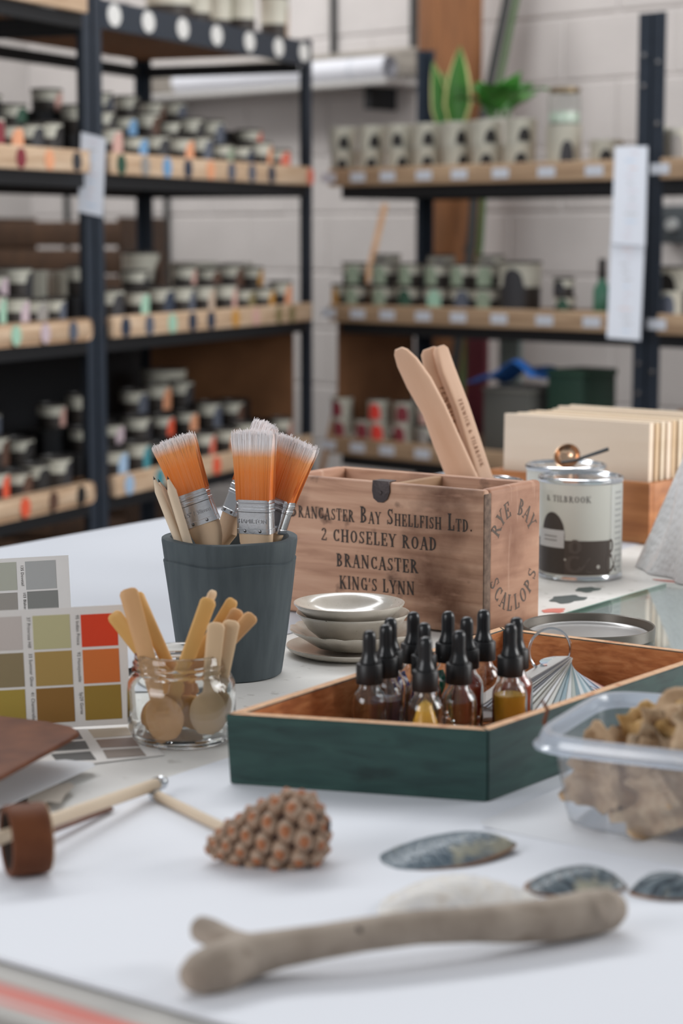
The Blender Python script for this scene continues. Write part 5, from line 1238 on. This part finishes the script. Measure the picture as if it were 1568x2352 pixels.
def ferruled(label, A, B, r, fl_len=.012):
    L = (B - A).length; t = thing_m('wooden_pencil', label, 'pencil', frame(A, B - A, Vector((0, -1, 0))), None)
    MB().lathe([(0, 0), (r * .9, 0), (r, .001), (r, L - fl_len), (r * .9, L - fl_len + .0005), (0, L - fl_len + .0005)], 20).build('shaft', pen_m, t, smooth=40)
    MB().lathe([(r * 1.0, L - fl_len), (r * 1.14, L - fl_len + .0005), (r * 1.14, L - fl_len + .004), (r * 1.04, L - fl_len + .0046), (r * 1.04, L - fl_len + .0062), (r * 1.14, L - fl_len + .0068), (r * 1.14, L - .002), (r * 1.0, L), (0, L)], 20).build('ferrule', steel, t, smooth=40)
ferruled('natural pencil with silver ferrule held in the leather roll', pA0 - axd * .055, pA1, .0049)
bB0, bB1 = G(560, 1925, .0070), G(350, 1822, .0070)
ferruled('natural pencil with silver ferrule lying behind the pine cone', bB0, bB1, .0040, .009)
s0, s1 = G(72, 1925, .012), G(256, 1856, .0055)
tg = MB().tube([s0, s0.lerp(s1, .5), s1 - (s1 - s0) * .02, s1], [.0042, .0040, .0036, .0015], 10, flat=.5).build('leather_tongue', lea_d, None)
tag(tg, 'dark brown leather tie tongue under the held pencil', 'leather strap')

# ------------------------------------------------------------------ pine cone
A, B = G(468, 1950, .0125), G(752, 1893, .0315)
ax_ = (B - A); Lc = ax_.length
pcone = thing_m('pine_cone', 'closed brown pine cone lying on the white board', 'pine cone', frame(A, ax_, Vector((0, 0, 1))))
prof_c = [(0, .0035), (.08, .0085), (.2, .0145), (.35, .0195), (.5, .0235), (.65, .0265), (.78, .0275), (.88, .0250), (.95, .0195), (1.0, .0105), (1.03, .0)]
def crad(t):
    for (a, ra), (b, rb) in zip(prof_c[:-1], prof_c[1:]):
        if t <= b: f = (t - a) / (b - a); return ra + (rb - ra) * f, (rb - ra) / ((b - a) * Lc)
    return 0.001, -2
core_m = mat('cone_core', sr(52, 30, 24), .8)
MB().lathe([(max(r - .0035, .0), Lc * t) for t, r in prof_c], 28).build('core', core_m, pcone)
sc_a = ramp_mat('cone_scale', [sr(126, 96, 76), sr(156, 128, 106), sr(178, 156, 136)], (2, 2, 2), .8, rough=.65, bump=.2)
sc_b = mat('cone_umbo', sr(172, 106, 66), .6, var=.25, vscale=.6)
def scale_mesh():
    rings = [(1.0, -.55, 0), (1.0, -.1, 0), (.84, .20, 0), (.50, .38, 0), (.34, .44, 1), (.20, .58, 1), (0, .62, 1)]; n = 8; mb = MB(); vs, fs, ms = [], [], []
    for r, z, m in rings[:-1]:
        for j in range(n):
            a = 2 * PI * j / n; px_ = math.copysign(abs(math.cos(a)) ** 1.15, math.cos(a)); py_ = math.copysign(abs(math.sin(a)) ** 1.15, math.sin(a))
            vs.append((r * px_ * .78, r * py_ * 1.0, z))
    vs.append((0, 0, rings[-1][1])); k = len(rings) - 1
    for i in range(k - 1):
        for j in range(n): fs.append((i * n + j, i * n + (j + 1) % n, (i + 1) * n + (j + 1) % n, (i + 1) * n + j)); ms.append(rings[i + 1][2])
    for j in range(n): fs.append(((k - 1) * n + j, (k - 1) * n + (j + 1) % n, k * n)); ms.append(1)
    mb.v = vs; mb.f = fs; mb.m = ms
    return mb.mesh('scale', [sc_a, sc_b], smooth=50)
scm = scale_mesh()
area_s = 0; NS = 150; ts = []
# spread the scales so that each gets a patch of the surface as large as itself
tcur, i = .03, 0
while tcur < 1.01 and i < 190:
    r, sl_ = crad(tcur); s = .0032 + .0052 * min(1, r / .026) ** 1.1
    phi = i * 2.39996
    n_out = Vector((math.cos(phi), math.sin(phi), -sl_)).normalized()
    P = Vector((math.cos(phi) * r, math.sin(phi) * r, Lc * tcur))
    zc = n_out; xc = Vector((0, 0, 1)) - zc * zc.z
    xc = xc.normalized() if xc.length > .05 else Vector((1, 0, 0)); yc = zc.cross(xc)
    M = Matrix((xc, yc, zc)).transposed().to_4x4(); M.translation = P - zc * .0015
    o = put('scale', scm, pcone); o.matrix_local = M @ Matrix.Diagonal((s * 1.08, s * 1.10, s * 1.05, 1))
    ds = (1.95 * s) ** 2 / (2 * PI * max(r, .004)); tcur += ds / (Lc * math.sqrt(1 + sl_ * sl_)) * .88; i += 1

# ------------------------------------------------------------------ shells
def mussel(name, label, pos, L, W, H, rot, seed, tilt=(0, 0), mats=None):
    rg = random.Random(seed); nu, nv = 40, 18; mb = MB()
    def outline(th):
        x = math.cos(th); y = math.copysign(abs(math.sin(th)) ** .78, math.sin(th)); w_ = .62 + .38 * ((1 - x) / 2) ** .6 if x > -1 else 1
        return L / 2 * x, W / 2 * y * (1 - .55 * max(0, x) ** 2.2) * (1.0 if y > 0 else .82) + .06 * W * x
    def fn(a, b):
        ox, oy = outline(2 * PI * a); cx = L * .16 * (1 - b)
        x = cx + (ox - cx * 0) * b; y = oy * b
        z = H * (1 - b ** 2.1) + .0004 * math.sin(b * 40 + rg.random() * 0) + .0006 * math.sin(6 * PI * a + seed) * b
        return (x, y, z + .0006)
    me = mb.grid(nu, nv, fn).mesh(name, mats, smooth=70, solid=-.0012)
    o = put(name, me, None, pos, (tilt[0], tilt[1], rot)); return tag(o, label, 'shell', 'mussel shells')
def shell_mat(name, cols, k):
    m, nt, N, L_, p = nodes_of(name)
    tc = N.new('ShaderNodeTexCoord'); mp = N.new('ShaderNodeMapping'); mp.inputs['Location'].default_value = (-.03 * k, .004, 0); mp.inputs['Scale'].default_value = (1, 1.5, .6)
    L_.new(tc.outputs['Object'], mp.inputs['Vector'])
    wv = N.new('ShaderNodeTexWave'); wv.wave_type = 'RINGS'; wv.rings_direction = 'Z'; wv.inputs['Scale'].default_value = 42; wv.inputs['Distortion'].default_value = 7; wv.inputs['Detail'].default_value = 4; wv.inputs['Detail Scale'].default_value = 2.2
    L_.new(mp.outputs['Vector'], wv.inputs['Vector'])
    r = N.new('ShaderNodeValToRGB'); e = r.color_ramp.elements
    while len(e) < len(cols): e.new(.5)
    for i, c in enumerate(cols): e[i].position = i / (len(cols) - 1); e[i].color = c
    L_.new(wv.outputs['Fac'], r.inputs['Fac'])
    n2 = N.new('ShaderNodeTexNoise'); n2.inputs['Scale'].default_value = 34; n2.inputs['Detail'].default_value = 5; L_.new(tc.outputs['Object'], n2.inputs['Vector'])
    mr = N.new('ShaderNodeMapRange'); mr.inputs['From Min'].default_value = .54; mr.inputs['From Max'].default_value = .66; L_.new(n2.outputs['Fac'], mr.inputs['Value'])
    mx = N.new('ShaderNodeMix'); mx.data_type = 'RGBA'; L_.new(mr.outputs['Result'], mx.inputs['Factor']); L_.new(r.outputs['Color'], mx.inputs['A']); mx.inputs['B'].default_value = sr(176, 172, 152)
    sx = N.new('ShaderNodeSeparateXYZ'); L_.new(tc.outputs['Object'], sx.inputs[0]); m2 = N.new('ShaderNodeMapRange'); m2.inputs['From Min'].default_value = .0028; m2.inputs['From Max'].default_value = .0008
    L_.new(sx.outputs['Z'], m2.inputs['Value']); m3 = N.new('ShaderNodeMix'); m3.data_type = 'RGBA'; L_.new(m2.outputs['Result'], m3.inputs['Factor']); L_.new(mx.outputs['Result'], m3.inputs['A']); m3.inputs['B'].default_value = sr(150, 108, 76)
    L_.new(m3.outputs['Result'], p.inputs['Base Color']); p.inputs['Roughness'].default_value = .35
    b = N.new('ShaderNodeBump'); b.inputs['Strength'].default_value = .25; b.inputs['Distance'].default_value = .002; L_.new(wv.outputs['Fac'], b.inputs['Height']); L_.new(b.outputs['Normal'], p.inputs['Normal'])
    return m
blue_sh = shell_mat('mussel_blue', [sr(74, 88, 100), sr(104, 120, 132), sr(128, 142, 150), sr(84, 96, 106)], 1)
dark_sh = shell_mat('mussel_dark', [sr(58, 66, 74), sr(92, 104, 112), sr(110, 122, 128)], .6)
ms1 = G(1020, 1968, SH); ms2 = G(1322, 2040, SH); ms3 = G(1545, 2052, SH)
mussel('mussel_shell', 'large blue-grey mussel shell on the board before the tray', Vector((ms1.x, ms1.y, T + SH)), .110, .070, .014, math.radians(12), 1, (0, math.radians(-4)), blue_sh)
mussel('mussel_shell', 'smaller dark blue mussel shell behind the driftwood end', Vector((ms2.x, ms2.y, T + SH)), .070, .056, .014, math.radians(-8), 2, (0, 0), dark_sh)
mussel('mussel_shell', 'dark mussel shell cut off by the right edge', Vector((ms3.x, ms3.y, T + SH)), .060, .036, .014, math.radians(178), 3, (0, 0), dark_sh)
# pale scallop shell behind the driftwood
sp_ = G(1040, 2078, SH)
def scal(a, b):
    th = math.radians(-75 + 150 * a); rib = .5 + .5 * math.cos(a * 2 * PI * 13); r = .058 * b * (1 + .012 * rib)
    z = .017 * math.sin(PI * min(1, b ** .8) * .97) * (.55 + .45 * math.cos((a - .5) * PI * .9)) + .0011 * rib * b; z = z * min(1, 3.2 * math.sin(PI * a)) ** .6 + .0006
    return (r * math.sin(th) * 1.0, r * math.cos(th) - .026, z)
tag(MB().grid(120, 18, scal).build('scallop_shell', ramp_mat('shell_white', [sr(206, 204, 204), sr(226, 222, 216), sr(214, 206, 196)], (30, 30, 30), 3, rough=.5, bump=.1), None, (sp_.x, sp_.y, T + SH), (0, 0, math.radians(20)), smooth=70, solid=-.0015), 'white ribbed scallop shell half hidden behind the driftwood', 'shell')

# ------------------------------------------------------------------ driftwood
dw = bpy.data.meshes.new('driftwood')
mb = MB()
def PX(px, py, z): return G(px, py, z)
main = [(452, 2238, .0150, .0125), (500, 2222, .0160, .0150), (560, 2198, .0170, .0140), (640, 2180, .0190, .0118), (740, 2163, .0215, .0108), (840, 2146, .0235, .0106), (960, 2130, .0240, .0108), (1080, 2124, .0225, .0112), (1180, 2120, .0200, .0128), (1270, 2112, .0185, .0140), (1350, 2096, .0180, .0146), (1400, 2088, .0175, .0135)]
P_ = [PX(a, b, c) for a, b, c, r in main]; R_ = [r for *_, r in main]
mb.tube([P_[0] + (P_[0] - P_[1]).normalized() * .009] + P_ + [P_[-1] + (P_[-1] - P_[-2]).normalized() * .009], [R_[0] * .55] + R_ + [R_[-1] * .6], 18)
fk = [PX(590, 2190, .018), PX(530, 2166, .0205), PX(478, 2140, .0225), PX(456, 2132, .0230)]
mb.tube(fk + [fk[-1] + (fk[-1] - fk[-2]).normalized() * .004], [.011, .0088, .0088, .0082, .004], 14)
kn = [PX(1370, 2095, .020), PX(1398, 2072, .0245), PX(1408, 2064, .0255)]
mb.tube(kn, [.0120, .0105, .005], 14)
o = mb.build('driftwood', ramp_mat('driftwood_grey', [sr(140, 126, 113), sr(158, 144, 130), sr(172, 158, 144)], (12, 12, 12), 3, rough=.7, bump=.12, second=[(sr(120, 104, 88), (10, 60, 60), .6, .75, 1.1)]), None, smooth=0)
md = o.modifiers.new('r', 'REMESH'); md.mode = 'VOXEL'; md.voxel_size = .0016
m2 = o.modifiers.new('s', 'SMOOTH'); m2.iterations = 7; m2.factor = .5
dg = bpy.context.evaluated_depsgraph_get(); me2 = bpy.data.meshes.new_from_object(o.evaluated_get(dg)); o.modifiers.clear(); o.data = me2
for p in me2.polygons: p.use_smooth = True
tag(o, 'pale forked piece of driftwood lying across the front', 'driftwood')
kk = At(822, 2141, P_[5].y - .0098); kx = MB().lathe([(0, .0008), (.0022, .0004), (.0032, -.0004), (0, -.0008)], 14).build('knot', mat('knot', sr(62, 54, 52), .8), o)
kx.matrix_world = frame(kk, Vector((0, -1, .35)), Vector((0, 0, -1)))
